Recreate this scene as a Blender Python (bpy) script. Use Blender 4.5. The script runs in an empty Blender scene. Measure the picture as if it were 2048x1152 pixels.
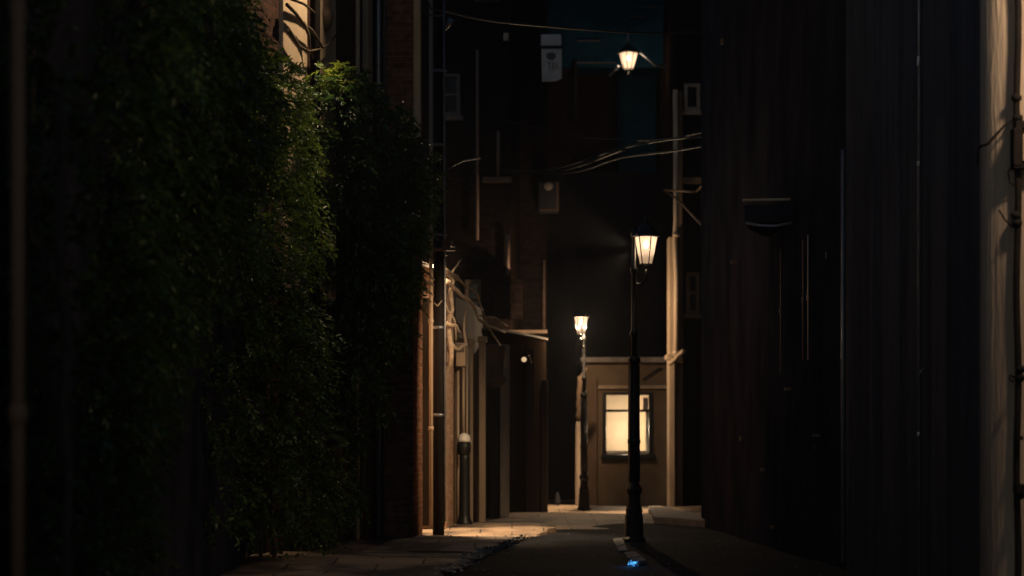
import bpy, bmesh, math, random
import numpy as np
from mathutils import Vector, Matrix
random.seed(7); rng = np.random.default_rng(7)
S = bpy.context.scene
COL = S.collection
R = math.radians
CAMH, F, HOR = 1.27, 4551.0, 890.0           # camera height, focal length in photo pixels, horizon row

def X(px, d): return (px-1024.0)/F*d
def Z(py, d): return CAMH + (HOR-py)/F*d
def W(px, py, d): return Vector((X(px, d), d, Z(py, d)))

# ------------------------------------------------------------------ materials
def mat(name): 
    m = bpy.data.materials.new(name); m.use_nodes = True
    return m, m.node_tree.nodes, m.node_tree.links, m.node_tree.nodes['Principled BSDF']

def coords(n, l, wall=False, scale=(1, 1, 1)):
    g = n.new('ShaderNodeTexCoord')
    if wall:
        s = n.new('ShaderNodeSeparateXYZ'); l.new(g.outputs['Object'], s.inputs[0])
        a = n.new('ShaderNodeMath'); a.operation = 'ADD'
        l.new(s.outputs[0], a.inputs[0]); l.new(s.outputs[1], a.inputs[1])
        c = n.new('ShaderNodeCombineXYZ'); l.new(a.outputs[0], c.inputs[0]); l.new(s.outputs[2], c.inputs[1])
        out = c.outputs[0]
    else:
        out = g.outputs['Object']
    m = n.new('ShaderNodeMapping'); m.inputs['Scale'].default_value = scale
    l.new(out, m.inputs[0])
    return m.outputs[0]

def noise_mat(name, c1, c2, scale=4, rough=.8, bump=.3, dist=.02, stretch=(1, 1, 1), spec=.3, metal=0, c3=None, lo=.35, hi=.65):
    m, n, l, b = mat(name)
    co = coords(n, l, False, stretch)
    t = n.new('ShaderNodeTexNoise'); t.inputs['Scale'].default_value = scale; t.inputs['Detail'].default_value = 8
    t.inputs['Roughness'].default_value = .65
    l.new(co, t.inputs['Vector'])
    r = n.new('ShaderNodeValToRGB'); l.new(t.outputs['Fac'], r.inputs[0])
    r.color_ramp.elements[0].position = lo; r.color_ramp.elements[0].color = (*c1, 1)
    r.color_ramp.elements[1].position = hi; r.color_ramp.elements[1].color = (*c2, 1)
    col = r.outputs[0]
    if c3:
        t2 = n.new('ShaderNodeTexNoise'); t2.inputs['Scale'].default_value = scale*.22; t2.inputs['Detail'].default_value = 5
        l.new(co, t2.inputs['Vector'])
        r2 = n.new('ShaderNodeValToRGB'); l.new(t2.outputs['Fac'], r2.inputs[0])
        r2.color_ramp.elements[0].position = .46; r2.color_ramp.elements[1].position = .62
        mx = n.new('ShaderNodeMixRGB'); l.new(r2.outputs[0], mx.inputs[0]); l.new(col, mx.inputs[1]); mx.inputs[2].default_value = (*c3, 1)
        col = mx.outputs[0]
    l.new(col, b.inputs['Base Color'])
    b.inputs['Roughness'].default_value = rough; b.inputs['Metallic'].default_value = metal
    b.inputs['Specular IOR Level'].default_value = spec
    if bump:
        t3 = n.new('ShaderNodeTexNoise'); t3.inputs['Scale'].default_value = scale*7; t3.inputs['Detail'].default_value = 6
        l.new(co, t3.inputs['Vector'])
        bp = n.new('ShaderNodeBump'); bp.inputs['Strength'].default_value = bump; bp.inputs['Distance'].default_value = dist
        l.new(t3.outputs['Fac'], bp.inputs['Height']); l.new(bp.outputs[0], b.inputs['Normal'])
    return m

def brick_mat(name, c1, c2, mortar, rough=.9, spec=.1):
    m, n, l, b = mat(name)
    co = coords(n, l, True)
    t = n.new('ShaderNodeTexBrick'); l.new(co, t.inputs['Vector'])
    t.inputs['Color1'].default_value = (*c1, 1); t.inputs['Color2'].default_value = (*c2, 1)
    t.inputs['Mortar'].default_value = (*mortar, 1)
    t.inputs['Scale'].default_value = 1; t.inputs['Mortar Size'].default_value = .007
    t.inputs['Brick Width'].default_value = .22; t.inputs['Row Height'].default_value = .075
    t.inputs['Mortar Smooth'].default_value = .4; t.inputs['Bias'].default_value = -.1
    ns = n.new('ShaderNodeTexNoise'); ns.inputs['Scale'].default_value = 9; ns.inputs['Detail'].default_value = 8
    l.new(co, ns.inputs['Vector'])
    r = n.new('ShaderNodeValToRGB'); l.new(ns.outputs['Fac'], r.inputs[0])
    r.color_ramp.elements[0].position = .3; r.color_ramp.elements[0].color = (.35, .33, .32, 1)
    r.color_ramp.elements[1].position = .7; r.color_ramp.elements[1].color = (1.3, 1.25, 1.2, 1)
    mx = n.new('ShaderNodeMixRGB'); mx.blend_type = 'MULTIPLY'; mx.inputs[0].default_value = .8
    l.new(t.outputs['Color'], mx.inputs[1]); l.new(r.outputs[0], mx.inputs[2])
    l.new(mx.outputs[0], b.inputs['Base Color']); b.inputs['Roughness'].default_value = rough
    b.inputs['Specular IOR Level'].default_value = spec
    iv = n.new('ShaderNodeMath'); iv.operation = 'SUBTRACT'; iv.inputs[0].default_value = 1; l.new(t.outputs['Fac'], iv.inputs[1])
    ad = n.new('ShaderNodeMath'); ad.operation = 'MULTIPLY_ADD'; l.new(ns.outputs['Fac'], ad.inputs[0]); ad.inputs[1].default_value = .5
    l.new(iv.outputs[0], ad.inputs[2])
    bp = n.new('ShaderNodeBump'); bp.inputs['Strength'].default_value = .9; bp.inputs['Distance'].default_value = .015
    l.new(ad.outputs[0], bp.inputs['Height']); l.new(bp.outputs[0], b.inputs['Normal'])
    return m

def emit_mat(name, col, strength, rough=.4, base=(.8, .75, .65)):
    m, n, l, b = mat(name)
    b.inputs['Base Color'].default_value = (*base, 1); b.inputs['Roughness'].default_value = rough
    b.inputs['Emission Color'].default_value = (*col, 1); b.inputs['Emission Strength'].default_value = strength
    return m

def pane_mat(name, col, s_edge, s_hot, clear=.45, rad=.18, off=.0):
    """frosted lamp glass: glows most beside the bulb (object space origin), lets part of the light through"""
    m, n, l, b = mat(name)
    g = n.new('ShaderNodeTexCoord')
    mp = n.new('ShaderNodeMapping'); mp.inputs['Location'].default_value = (0, 0, -off); l.new(g.outputs['Object'], mp.inputs[0])
    ln = n.new('ShaderNodeVectorMath'); ln.operation = 'LENGTH'; l.new(mp.outputs[0], ln.inputs[0])
    mr = n.new('ShaderNodeMapRange'); mr.interpolation_type = 'SMOOTHSTEP'
    mr.inputs['From Min'].default_value = rad*.45; mr.inputs['From Max'].default_value = rad*1.3
    mr.inputs['To Min'].default_value = s_hot; mr.inputs['To Max'].default_value = s_edge
    l.new(ln.outputs['Value'], mr.inputs['Value'])
    ns = n.new('ShaderNodeTexNoise'); ns.inputs['Scale'].default_value = 9; ns.inputs['Detail'].default_value = 4; l.new(g.outputs['Object'], ns.inputs['Vector'])
    nr = n.new('ShaderNodeMapRange'); nr.inputs['To Min'].default_value = .7; nr.inputs['To Max'].default_value = 1.25; l.new(ns.outputs['Fac'], nr.inputs['Value'])
    mu = n.new('ShaderNodeMath'); mu.operation = 'MULTIPLY'; l.new(mr.outputs[0], mu.inputs[0]); l.new(nr.outputs[0], mu.inputs[1])
    e = n.new('ShaderNodeEmission'); e.inputs[0].default_value = (*col, 1); l.new(mu.outputs[0], e.inputs[1])
    tr = n.new('ShaderNodeBsdfTransparent')
    ms = n.new('ShaderNodeMixShader'); ms.inputs[0].default_value = clear
    l.new(e.outputs[0], ms.inputs[1]); l.new(tr.outputs[0], ms.inputs[2])
    l.new(ms.outputs[0], n['Material Output'].inputs['Surface'])
    return m

def leaf_mat(name, c1, c2, c3):
    m, n, l, b = mat(name)
    g = n.new('ShaderNodeNewGeometry')
    r = n.new('ShaderNodeValToRGB'); l.new(g.outputs['Random Per Island'], r.inputs[0])
    r.color_ramp.elements[0].color = (*c1, 1); r.color_ramp.elements[1].color = (*c3, 1)
    e = r.color_ramp.elements.new(.55); e.color = (*c2, 1)
    l.new(r.outputs[0], b.inputs['Base Color']); b.inputs['Roughness'].default_value = .38
    b.inputs['Specular IOR Level'].default_value = .5
    t = n.new('ShaderNodeBsdfTranslucent')
    hs = n.new('ShaderNodeHueSaturation'); hs.inputs['Hue'].default_value = .475; hs.inputs['Value'].default_value = 2.6; l.new(r.outputs[0], hs.inputs['Color'])
    l.new(hs.outputs[0], t.inputs[0])
    ms = n.new('ShaderNodeMixShader'); ms.inputs[0].default_value = .35
    l.new(b.outputs[0], ms.inputs[1]); l.new(t.outputs[0], ms.inputs[2])
    l.new(ms.outputs[0], n['Material Output'].inputs['Surface'])
    return m

M = {}
M['brick'] = brick_mat('red_brick', (.34, .15, .085), (.22, .085, .05), (.33, .27, .21))
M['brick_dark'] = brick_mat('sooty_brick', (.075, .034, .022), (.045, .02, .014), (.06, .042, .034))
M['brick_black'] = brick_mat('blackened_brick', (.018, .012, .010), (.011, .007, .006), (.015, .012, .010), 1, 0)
M['brick_worn'] = brick_mat('worn_brick', (.20, .10, .062), (.12, .055, .036), (.22, .17, .13), .9, 0)
M['brick_pale'] = brick_mat('pale_brick', (.50, .33, .22), (.42, .22, .15), (.5, .42, .33))
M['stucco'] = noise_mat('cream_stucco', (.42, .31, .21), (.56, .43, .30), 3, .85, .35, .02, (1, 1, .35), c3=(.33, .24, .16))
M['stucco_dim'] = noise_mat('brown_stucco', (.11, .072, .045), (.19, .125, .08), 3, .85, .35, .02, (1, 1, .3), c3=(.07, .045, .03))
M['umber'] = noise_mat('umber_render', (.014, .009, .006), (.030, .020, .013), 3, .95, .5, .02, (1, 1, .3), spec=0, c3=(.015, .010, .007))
M['plaster'] = noise_mat('grey_plaster', (.06, .055, .055), (.12, .105, .10), 2.2, .85, .5, .02, (1.5, 1.5, .18), c3=(.035, .033, .036))
M['plaster_warm'] = noise_mat('weathered_render', (.30, .235, .18), (.50, .40, .30), 2.6, .85, .6, .02, (2.2, 2.2, .22), spec=.08, c3=(.22, .17, .14))
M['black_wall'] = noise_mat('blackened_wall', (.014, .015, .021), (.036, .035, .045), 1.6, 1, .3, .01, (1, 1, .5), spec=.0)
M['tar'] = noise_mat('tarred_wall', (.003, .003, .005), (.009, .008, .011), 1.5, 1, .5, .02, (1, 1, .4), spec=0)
M['rust'] = noise_mat('rusted_paint', (.34, .17, .09), (.46, .24, .13), 6, .7, .3, .005, (1, 1, .3), spec=.05)
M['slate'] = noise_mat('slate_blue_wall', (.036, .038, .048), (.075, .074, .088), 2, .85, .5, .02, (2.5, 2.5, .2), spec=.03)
M['teal'] = noise_mat('teal_paint', (.003, .016, .032), (.007, .034, .060), 1.3, .9, .4, .02, spec=0)  # blue glow around the upper lamp, put into the wall colour
M['stone'] = noise_mat('trim_stone', (.20, .17, .15), (.34, .29, .25), 5, .8, .4, .02)
M['whitepaint'] = noise_mat('old_white_paint', (.30, .30, .31), (.46, .45, .45), 7, .6, .2, .01)
M['iron'] = noise_mat('black_iron', (.007, .007, .007), (.014, .013, .012), 20, .42, .3, .004, spec=.35, metal=0)
M['iron_far'] = M['iron']
M['pole'] = noise_mat('tarred_pole', (.008, .007, .007), (.018, .015, .013), 12, .8, .6, .01, (1, 1, .1), spec=.1)
M['pipe'] = noise_mat('cream_pipe', (.40, .30, .21), (.52, .40, .28), 6, .5, .2, .01, (1, 1, .2))
M['pipe_grey'] = noise_mat('zinc_pipe', (.16, .17, .19), (.26, .27, .29), 8, .4, .2, .005, metal=.5)
M['pipe_brown'] = noise_mat('rusty_pipe', (.10, .065, .05), (.17, .11, .085), 8, .6, .3, .01)
M['pipe_black'] = noise_mat('black_pipe', (.008, .007, .007), (.016, .013, .011), 8, .8, .3, .01, spec=.1)
M['cable'] = noise_mat('black_cable', (.012, .011, .010), (.034, .030, .027), 14, .45, .2, .003)
M['bark'] = noise_mat('bark', (.055, .038, .025), (.12, .085, .055), 18, .9, .8, .01)
M['bark_pale'] = noise_mat('pale_bark', (.32, .24, .17), (.52, .41, .30), 18, .9, .8, .01)
M['asphalt'] = noise_mat('worn_asphalt', (.007, .0085, .011), (.019, .021, .025), 5, .85, .8, .008, spec=.02, c3=(.006, .007, .009))
M['soil'] = noise_mat('bare_earth', (.02, .015, .011), (.05, .037, .026), 6, .95, .8, .02)
M['glass'] = noise_mat('dark_glass', (.004, .006, .009), (.010, .013, .018), 2, .12, 0, spec=.5)
M['white_cap'] = noise_mat('white_enamel', (.70, .68, .62), (.80, .78, .72), 4, .35, .05, .003)
M['kerbstone'] = noise_mat('kerbstone', (.13, .13, .13), (.27, .27, .27), 12, .8, .8, .01)
M['leaf1'] = leaf_mat('leaf_green', (.024, .056, .010), (.042, .088, .014), (.08, .13, .02))
M['leaf2'] = leaf_mat('leaf_dark_green', (.014, .045, .013), (.026, .07, .017), (.048, .10, .022))
M['leaf_young'] = leaf_mat('leaf_young', (.10, .16, .02), (.14, .22, .03), (.18, .24, .04))

def paving_mat():
    m, n, l, b = mat('flagstones')
    co = coords(n, l)
    t = n.new('ShaderNodeTexBrick'); l.new(co, t.inputs['Vector'])
    t.inputs['Color1'].default_value = (.26, .20, .145, 1); t.inputs['Color2'].default_value = (.17, .125, .09, 1)
    t.inputs['Mortar'].default_value = (.03, .024, .02, 1); t.inputs['Mortar Size'].default_value = .012
    t.inputs['Brick Width'].default_value = .9; t.inputs['Row Height'].default_value = .62; t.inputs['Scale'].default_value = 1
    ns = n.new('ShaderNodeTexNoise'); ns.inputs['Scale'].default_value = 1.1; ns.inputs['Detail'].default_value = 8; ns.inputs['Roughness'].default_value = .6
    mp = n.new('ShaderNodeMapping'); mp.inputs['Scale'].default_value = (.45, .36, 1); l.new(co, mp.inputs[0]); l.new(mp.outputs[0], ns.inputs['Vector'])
    r = n.new('ShaderNodeValToRGB'); l.new(ns.outputs['Fac'], r.inputs[0])  # broad patches of lit and dark ground multiplied into the stone colour
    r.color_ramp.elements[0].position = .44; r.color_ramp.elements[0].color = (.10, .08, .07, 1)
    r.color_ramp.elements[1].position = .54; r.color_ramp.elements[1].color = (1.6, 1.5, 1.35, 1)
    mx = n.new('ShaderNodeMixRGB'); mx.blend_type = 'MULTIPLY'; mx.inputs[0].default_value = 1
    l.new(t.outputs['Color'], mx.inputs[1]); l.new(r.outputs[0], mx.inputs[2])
    l.new(mx.outputs[0], b.inputs['Base Color']); b.inputs['Roughness'].default_value = .75
    n3 = n.new('ShaderNodeTexNoise'); n3.inputs['Scale'].default_value = 22; n3.inputs['Detail'].default_value = 8; l.new(co, n3.inputs['Vector'])
    bp = n.new('ShaderNodeBump'); bp.inputs['Strength'].default_value = .8; bp.inputs['Distance'].default_value = .02
    l.new(n3.outputs['Fac'], bp.inputs['Height']); l.new(bp.outputs[0], b.inputs['Normal'])
    return m
M['paving'] = paving_mat()

# ------------------------------------------------------------------ mesh helpers
def bx(bm, x0, x1, y0, y1, z0, z1):
    r = bmesh.ops.create_cube(bm, size=1)
    for v in r['verts']:
        v.co = Vector(((x0+x1)/2+v.co.x*(x1-x0), (y0+y1)/2+v.co.y*(y1-y0), (z0+z1)/2+v.co.z*(z1-z0)))
    return r['verts']

def prism(bm, pts, z0, z1):
    lo = [bm.verts.new((x, y, z0)) for x, y in pts]; hi = [bm.verts.new((x, y, z1)) for x, y in pts]
    n = len(pts)
    bm.faces.new(lo[::-1]); bm.faces.new(hi)
    for i in range(n): bm.faces.new((lo[i], lo[(i+1) % n], hi[(i+1) % n], hi[i]))

def tube(bm, pts, r, seg=10, cap=True):
    pts = [Vector(p) for p in pts]; rs = r if isinstance(r, (list, tuple)) else [r]*len(pts)
    rings = []; prev = None
    for i, p in enumerate(pts):
        t = (pts[min(i+1, len(pts)-1)]-pts[max(i-1, 0)]).normalized()
        if prev is None:
            a = Vector((1, 0, 0)) if abs(t.x) < .8 else Vector((0, 0, 1))
            u = t.cross(a).normalized()
        else:
            u = (prev - t*prev.dot(t)).normalized()
        prev = u; v = t.cross(u)
        rings.append([bm.verts.new(p+(u*math.cos(k*2*math.pi/seg)+v*math.sin(k*2*math.pi/seg))*rs[i]) for k in range(seg)])
    for a, b in zip(rings, rings[1:]):
        for k in range(seg):
            f = bm.faces.new((a[k], a[(k+1) % seg], b[(k+1) % seg], b[k])); f.smooth = True
    if cap:
        bm.faces.new(rings[0][::-1]); bm.faces.new(rings[-1])

def lathe(bm, prof, cx=0, cy=0, z=0, seg=20, smooth=True, sy=1):
    rings = []
    for r, h in prof:
        rings.append([bm.verts.new((cx+max(r, 1e-4)*math.cos(k*2*math.pi/seg), cy+sy*max(r, 1e-4)*math.sin(k*2*math.pi/seg), z+h)) for k in range(seg)])
    for a, b in zip(rings, rings[1:]):
        for k in range(seg):
            f = bm.faces.new((a[k], a[(k+1) % seg], b[(k+1) % seg], b[k])); f.smooth = smooth
    bm.faces.new(rings[0][::-1]); bm.faces.new(rings[-1])

def NB(): return bmesh.new()

SPLIT = {'pipe_fitting', 'strap', 'ledge', 'wall_bracket', 'loose_wire', 'insulator', 'pipe_clip', 'door_post', 'conduit', 'stay', 'edge_trim', 'drainpipe', 'sash', 'stem'}
def islands(bm):
    seen = set(); out = []
    for v in bm.verts:
        if v in seen: continue
        st = [v]; seen.add(v); isl = []
        while st:
            q = st.pop(); isl.append(q)
            for e in q.link_edges:
                o = e.other_vert(q)
                if o not in seen: seen.add(o); st.append(o)
        out.append(isl)
    return out
def obj(name, bm, m, parent=None, origin=None, bevel=0, keep=False):
    if name in SPLIT and parent is not None:
        bm.verts.index_update(); isl = islands(bm)
        if name == 'drainpipe': isl = [isl[0]] if all(len(i) <= 24 for i in isl[1:]) else isl
        if len(isl) > 1:
            idx = [[v.index for v in i] for i in isl]; r = None
            for keep_i in idx:
                b2 = bm.copy(); b2.verts.ensure_lookup_table(); ks = set(keep_i)
                bmesh.ops.delete(b2, geom=[v for v in b2.verts if v.index not in ks], context='VERTS')
                r = obj1(name, b2, m, parent, origin, bevel, keep)
            bm.free(); return r
    return obj1(name, bm, m, parent, origin, bevel, keep)
def obj1(name, bm, m, parent=None, origin=None, bevel=0, keep=False):
    """one mesh object; vertices are given in world space (keep=True: in the parent's space)"""
    me = bpy.data.meshes.new(name); bmesh.ops.recalc_face_normals(bm, faces=bm.faces) if len(bm.faces) < 20000 else None
    o = bpy.data.objects.new(name, me); COL.objects.link(o)
    wp = Vector((0, 0, 0)); q = parent
    while q is not None: wp += q.location; q = q.parent
    if origin is None:
        if parent is None:
            xs = [v.co for v in bm.verts]
            mn = Vector((min(v.x for v in xs), min(v.y for v in xs), min(v.z for v in xs))); mx = Vector((max(v.x for v in xs), max(v.y for v in xs), max(v.z for v in xs)))
            origin = Vector(((mn.x+mx.x)/2, (mn.y+mx.y)/2, mn.z))
        else: origin = wp.copy()
    else: origin = Vector(origin)
    if not keep:
        for v in bm.verts: v.co -= origin
        o.location = origin-wp
    else: o.location = origin if origin is not None and origin != wp else Vector((0, 0, 0))
    bm.to_mesh(me); bm.free(); me.materials.append(M[m] if isinstance(m, str) else m)
    if parent: o.parent = parent
    if bevel:
        b = o.modifiers.new('bevel', 'BEVEL'); b.width = bevel; b.segments = 2; b.limit_method = 'ANGLE'
    return o

def tag(o, label, cat, group=None):
    o['label'] = label; o['category'] = cat
    if group: o['group'] = group
    return o

def thing(name, label, cat, loc=(0, 0, 0), group=None):
    o = bpy.data.objects.new(name, None); COL.objects.link(o); o.location = loc; o.empty_display_size = .3
    return tag(o, label, cat, group)

def struct(o): o['kind'] = 'structure'; return o

def box_part(name, x0, x1, y0, y1, z0, z1, m, parent, bevel=0):
    bm = NB(); bx(bm, x0, x1, y0, y1, z0, z1); return obj(name, bm, m, parent, bevel=bevel)

def pipe_part(name, pts, r, m, parent, seg=10, clips=None):
    bm = NB(); tube(bm, pts, r, seg)
    if clips:
        for z in clips: tube(bm, [(pts[0][0], pts[0][1], z-.03), (pts[0][0], pts[0][1], z+.03)], r*1.35, seg)
    return obj(name, bm, m, parent)

def wiggle(a, b, n, amp, sag=0):
    a, b = Vector(a), Vector(b); out = []
    for i in range(n+1):
        t = i/n; p = a.lerp(b, t)
        k = math.sin(math.pi*t)
        p += Vector((random.uniform(-1, 1), random.uniform(-1, 1), random.uniform(-1, 1)))*amp*min(1, k*2)
        p.z -= sag*k
        out.append(p)
    return out

# ------------------------------------------------------------------ ground
def grid(name, x0, x1, y0, y1, nx, ny, hf, m, mask=None):
    bm = NB(); V = [[bm.verts.new((x0+(x1-x0)*i/nx, y0+(y1-y0)*j/ny, hf(x0+(x1-x0)*i/nx, y0+(y1-y0)*j/ny))) for i in range(nx+1)] for j in range(ny+1)]
    for j in range(ny):
        for i in range(nx):
            bm.faces.new((V[j][i], V[j][i+1], V[j+1][i+1], V[j+1][i])).smooth = True
    return obj(name, bm, m, origin=(0, 0, 0))

g = struct(grid('ground', -300, 300, -150, 450, 6, 6, lambda x, y: -.06, 'soil'))
def road_h(x, y): return .006*math.sin(y*1.7+x)+.008*math.sin(x*2.3+y*.6)
struct(grid('road', -2.2, 4.6, 1, 36.5, 60, 240, lambda x, y: .0+road_h(x, y), 'asphalt'))
# left pavement: raised flagstone sheet with a broken kerb edge, reaching across the lane's far end
EDGE = [(5, -1.4), (12, -1.1), (18, -.9), (24, -.55), (25.7, -.36), (27.5, -.18), (29.7, .04), (31.5, .3), (33, .62)]
def edge_x(y):
    for (a, xa), (b, xb) in zip(EDGE, EDGE[1:]):
        if a <= y <= b: return xa+(xb-xa)*(y-a)/(b-a)
    return EDGE[0][1] if y < EDGE[0][0] else EDGE[-1][1]
def pav_h(x, y):
    return .055+.036*math.sin(y*1.15+.4*x)+.012*math.sin(y*2.7+1.3+x*.5)+.01*math.sin(x*1.9)
def pavement():
    bm = NB(); rows = []
    ny = 200
    for j in range(ny+1):
        y = 5+(34-5)*j/ny
        e = edge_x(y)+.035*math.sin(y*9)+.03*math.sin(y*23+1)
        x0 = -3.4; row = []
        for i in range(15):
            x = x0+(e-x0)*i/14; row.append(bm.verts.new((x, y, pav_h(x, y)-(0.012 if i == 14 else 0))))
        row.append(bm.verts.new((e+.02, y, -.03))); rows.append(row)
    for a, b in zip(rows, rows[1:]):
        for i in range(15): bm.faces.new((a[i], a[i+1], b[i+1], b[i])).smooth = i < 14
    return obj('pavement', bm, 'paving', origin=(0, 0, 0))
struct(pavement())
def far_pav():
    bm = NB(); rows = []
    for j in range(121):
        y = 34+(62-34)*j/120
        rows.append([bm.verts.new((-1.8+6*i/30, y, pav_h(-1.8+6*i/30, y)-.012-.12*max(0, (36.2-y)/2.2)*min(1, max(0, (-1.8+6*i/30-.3)/.6)))) for i in range(31)])
    for a, b in zip(rows, rows[1:]):
        for i in range(30): bm.faces.new((a[i], a[i+1], b[i+1], b[i])).smooth = True
    bm2 = rows[0]
    for i in range(30):
        pass
    return obj('court_paving', bm, 'paving', origin=(0, 0, 0))
struct(far_pav())

# ------------------------------------------------------------------ left brick building behind the hedges
def window(parent, px0, px1, py0, py1, d, frame='whitepaint', fw=.07, back=.05, bar=True):
    """sash window in a wall that faces the camera at distance d"""
    x0, x1, z0, z1 = X(px0, d), X(px1, d), Z(py1, d), Z(py0, d)
    f = box_part('window', x0+fw, x1-fw, d-.010, d+.0, z0+fw, z1-fw, 'glass', parent)
    bm = NB()
    bx(bm, x0, x0+fw, d-.07, d+.02, z0, z1); bx(bm, x1-fw, x1, d-.07, d+.02, z0, z1)
    bx(bm, x0+fw, x1-fw, d-.067, d+.02, z1-fw, z1); bx(bm, x0+fw, x1-fw, d-.067, d+.02, z0, z0+fw)
    if bar: bx(bm, x0+fw, x1-fw, d-.045, d+.02, (z0+z1)/2-.025, (z0+z1)/2+.025)
    obj('window_frame', bm, frame, f, bevel=.008)
    bm = NB(); bx(bm, x0-.06, x1+.06, d-.14, d+.02, z0-.09, z0-.003)
    obj('window_sill', bm, frame, f, bevel=.01)
    return f

A = thing('brick_building', 'tall brick building with cream pilasters rising behind the leafy hedges on the left', 'building', (-2.5, 27, 0))
# front line (side facing the lane) from d=20 to the pier
fx = lambda d: -2.62+(d-26)*.262
bm = NB(); prism(bm, [(fx(21), 21), (fx(29.7), 29.7), (fx(29.7), 31), (-6, 31), (-6, 21)], 0, 13); obj('wall', bm, 'brick_dark', A)
bm = NB(); prism(bm, [(-1.68, 29.45), (X(826, 29.45), 29.45), (X(845, 31.2), 31.2), (-1.9, 31.2)], 0, 13); obj('brick_pier', bm, 'brick_worn', A)
def side_px(px):     # distance at which the lane-side wall shows in column px
    lo, hi = 21, 29.7
    for _ in range(40):
        m_ = (lo+hi)/2
        if 1024+F*fx(m_)/m_ < px: lo = m_
        else: hi = m_
    return lo
for a, b, pr, mm, z0, z1 in [(566, 617, .05, 'stucco', 3, 13), (640, 673, .06, 'stucco', 3, 13), (733, 745, .07, 'stucco', 3, 13)]:
    d0, d1 = side_px(a-8), side_px(b-10)
    bm = NB(); prism(bm, [(fx(d0)-.02, d0), (fx(d0)+pr, d0), (fx(d1)+pr, d1), (fx(d1)-.02, d1)], z0, z1); obj('pilaster', bm, mm, A, bevel=.02)
# pilaster between pier and utility pole top
bm = NB(); bx(bm, X(827, 29.4), X(842, 29.4), 29.30, 29.447, 5.2, 13); obj('pilaster', bm, 'stucco', A, bevel=.02)
for px, r, mm in [(712, .028, 'pipe'), (754, .035, 'pipe_grey'), (765, .022, 'pipe_brown'), (629, .05, 'pipe_black')]:
    d = side_px(px-8); x = X(px, d)+.02
    pipe_part('drainpipe', [(x, d, .1), (x, d, 12.8)], r, mm, A, clips=[5.2, 7.1])
# carved corbel between the two pilasters
bm = NB(); d = side_px(640); lathe(bm, [(.03, 0), (.07, .05), (.10, .16), (.09, .22), (.05, .30), (.07, .36), (.02, .42)], X(641, d)+.06, d, Z(62, d), 12); obj('corbel', bm, 'stucco_dim', A)
# creeping bare branch on pilasters
br = NB()
for pts in [[(556, 10), (575, 30), (590, 48), (606, 62), (620, 80), (628, 96), (640, 92), (655, 70)], [(590, 48), (600, 70), (602, 95), (610, 120)],
            [(560, 60), (580, 90), (600, 105), (624, 100)], [(560, -5), (590, 5), (612, 25)]]:
    L = []
    for px, py in pts:
        d = side_px(px-6)-.0; L.append((X(px, d)+.10, d, Z(py+random.uniform(-3, 3), d)))
    tube(br, L, [.022*(1-.6*i/len(L)) for i in range(len(L))], 6)
tag(obj('climbing_branch', br, 'bark'), 'bare dark branches creeping over the cream pilasters above the hedge', 'branch')

# garden wall the near hedge grows on
gw = NB(); prism(gw, [(-2.25, 4), (-2.72, 10), (-2.75, 26), (-3.1, 26), (-3.1, 4)], 0, 5.6)
tag(obj('garden_wall', gw, 'black_wall'), 'dark wall hidden under the near hedges on the left', 'wall')

# ------------------------------------------------------------------ low buildings along the left of the lane
B = thing('brick_outbuilding', 'low brick outbuilding lit orange just right of the black utility pole', 'building', (-1.3, 33.8, 0))
ztop = Z(548, 33)
bm = NB(); prism(bm, [(-2.6, 31.3), (-1.48, 31.3), (-1.45, 33), (X(892, 33), 33), (X(907, 34.3), 34.3), (-1.25, 34.3), (-1.25, 35.2), (-2.6, 35.2)], 0, ztop); obj('wall', bm, 'brick_pale', B)
bm = NB(); prism(bm, [(-2.7, 31.4), (-1.3, 31.4), (X(886, 32.9), 32.9), (X(918, 34.4), 34.4), (-1.1, 35.3), (-2.7, 35.3)], ztop+.003, ztop+.09); obj('coping', bm, 'stucco', B, bevel=.02)
box_part('shutter', -1.44, X(890, 32.97), 32.94, 32.985, .1, ztop-.35, 'umber', B, bevel=.01)  # dark sheet that paints shade over the recess face
for px, d, r, mm, y0 in [(862, 31.7, .028, 'pipe', -60)]:
    pipe_part('drainpipe', [(X(px, d), d, .1), (X(px, d), d, Z(y0, d))], r, mm, B, clips=[1.5, 3.0])

C = thing('stuccoed_outbuilding', 'low stuccoed outbuilding with pale pilasters behind the round-headed bollard', 'building', (-.9, 37, 0))
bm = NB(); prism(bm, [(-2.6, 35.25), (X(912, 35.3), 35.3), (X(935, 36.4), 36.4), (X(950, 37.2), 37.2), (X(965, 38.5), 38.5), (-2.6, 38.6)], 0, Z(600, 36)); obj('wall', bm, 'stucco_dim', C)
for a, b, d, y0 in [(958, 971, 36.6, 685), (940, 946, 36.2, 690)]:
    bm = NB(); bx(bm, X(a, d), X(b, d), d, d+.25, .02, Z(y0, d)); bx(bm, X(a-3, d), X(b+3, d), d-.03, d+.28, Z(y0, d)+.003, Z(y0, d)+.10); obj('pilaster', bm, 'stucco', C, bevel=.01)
for px, d, r, y0, y1 in [(916, 35.1, .022, 730, 1045), (927, 35.15, .022, 735, 870), (934, 35.4, .015, 690, 1040)]:
    pipe_part('conduit', [(X(px, d), d, Z(y1, d)), (X(px, d), d, Z(y0, d))], r, 'pipe', C)
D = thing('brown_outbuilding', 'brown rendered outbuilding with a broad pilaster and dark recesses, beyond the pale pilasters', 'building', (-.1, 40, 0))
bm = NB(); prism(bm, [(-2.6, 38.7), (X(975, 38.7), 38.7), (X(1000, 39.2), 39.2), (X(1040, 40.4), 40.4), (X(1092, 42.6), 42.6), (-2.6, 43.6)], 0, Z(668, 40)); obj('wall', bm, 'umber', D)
bm = NB(); bx(bm, X(1000, 39), X(1019, 39), 38.8, 39.3, .02, Z(690, 39)); obj('pilaster', bm, 'plaster_warm', D, bevel=.02)
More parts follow.
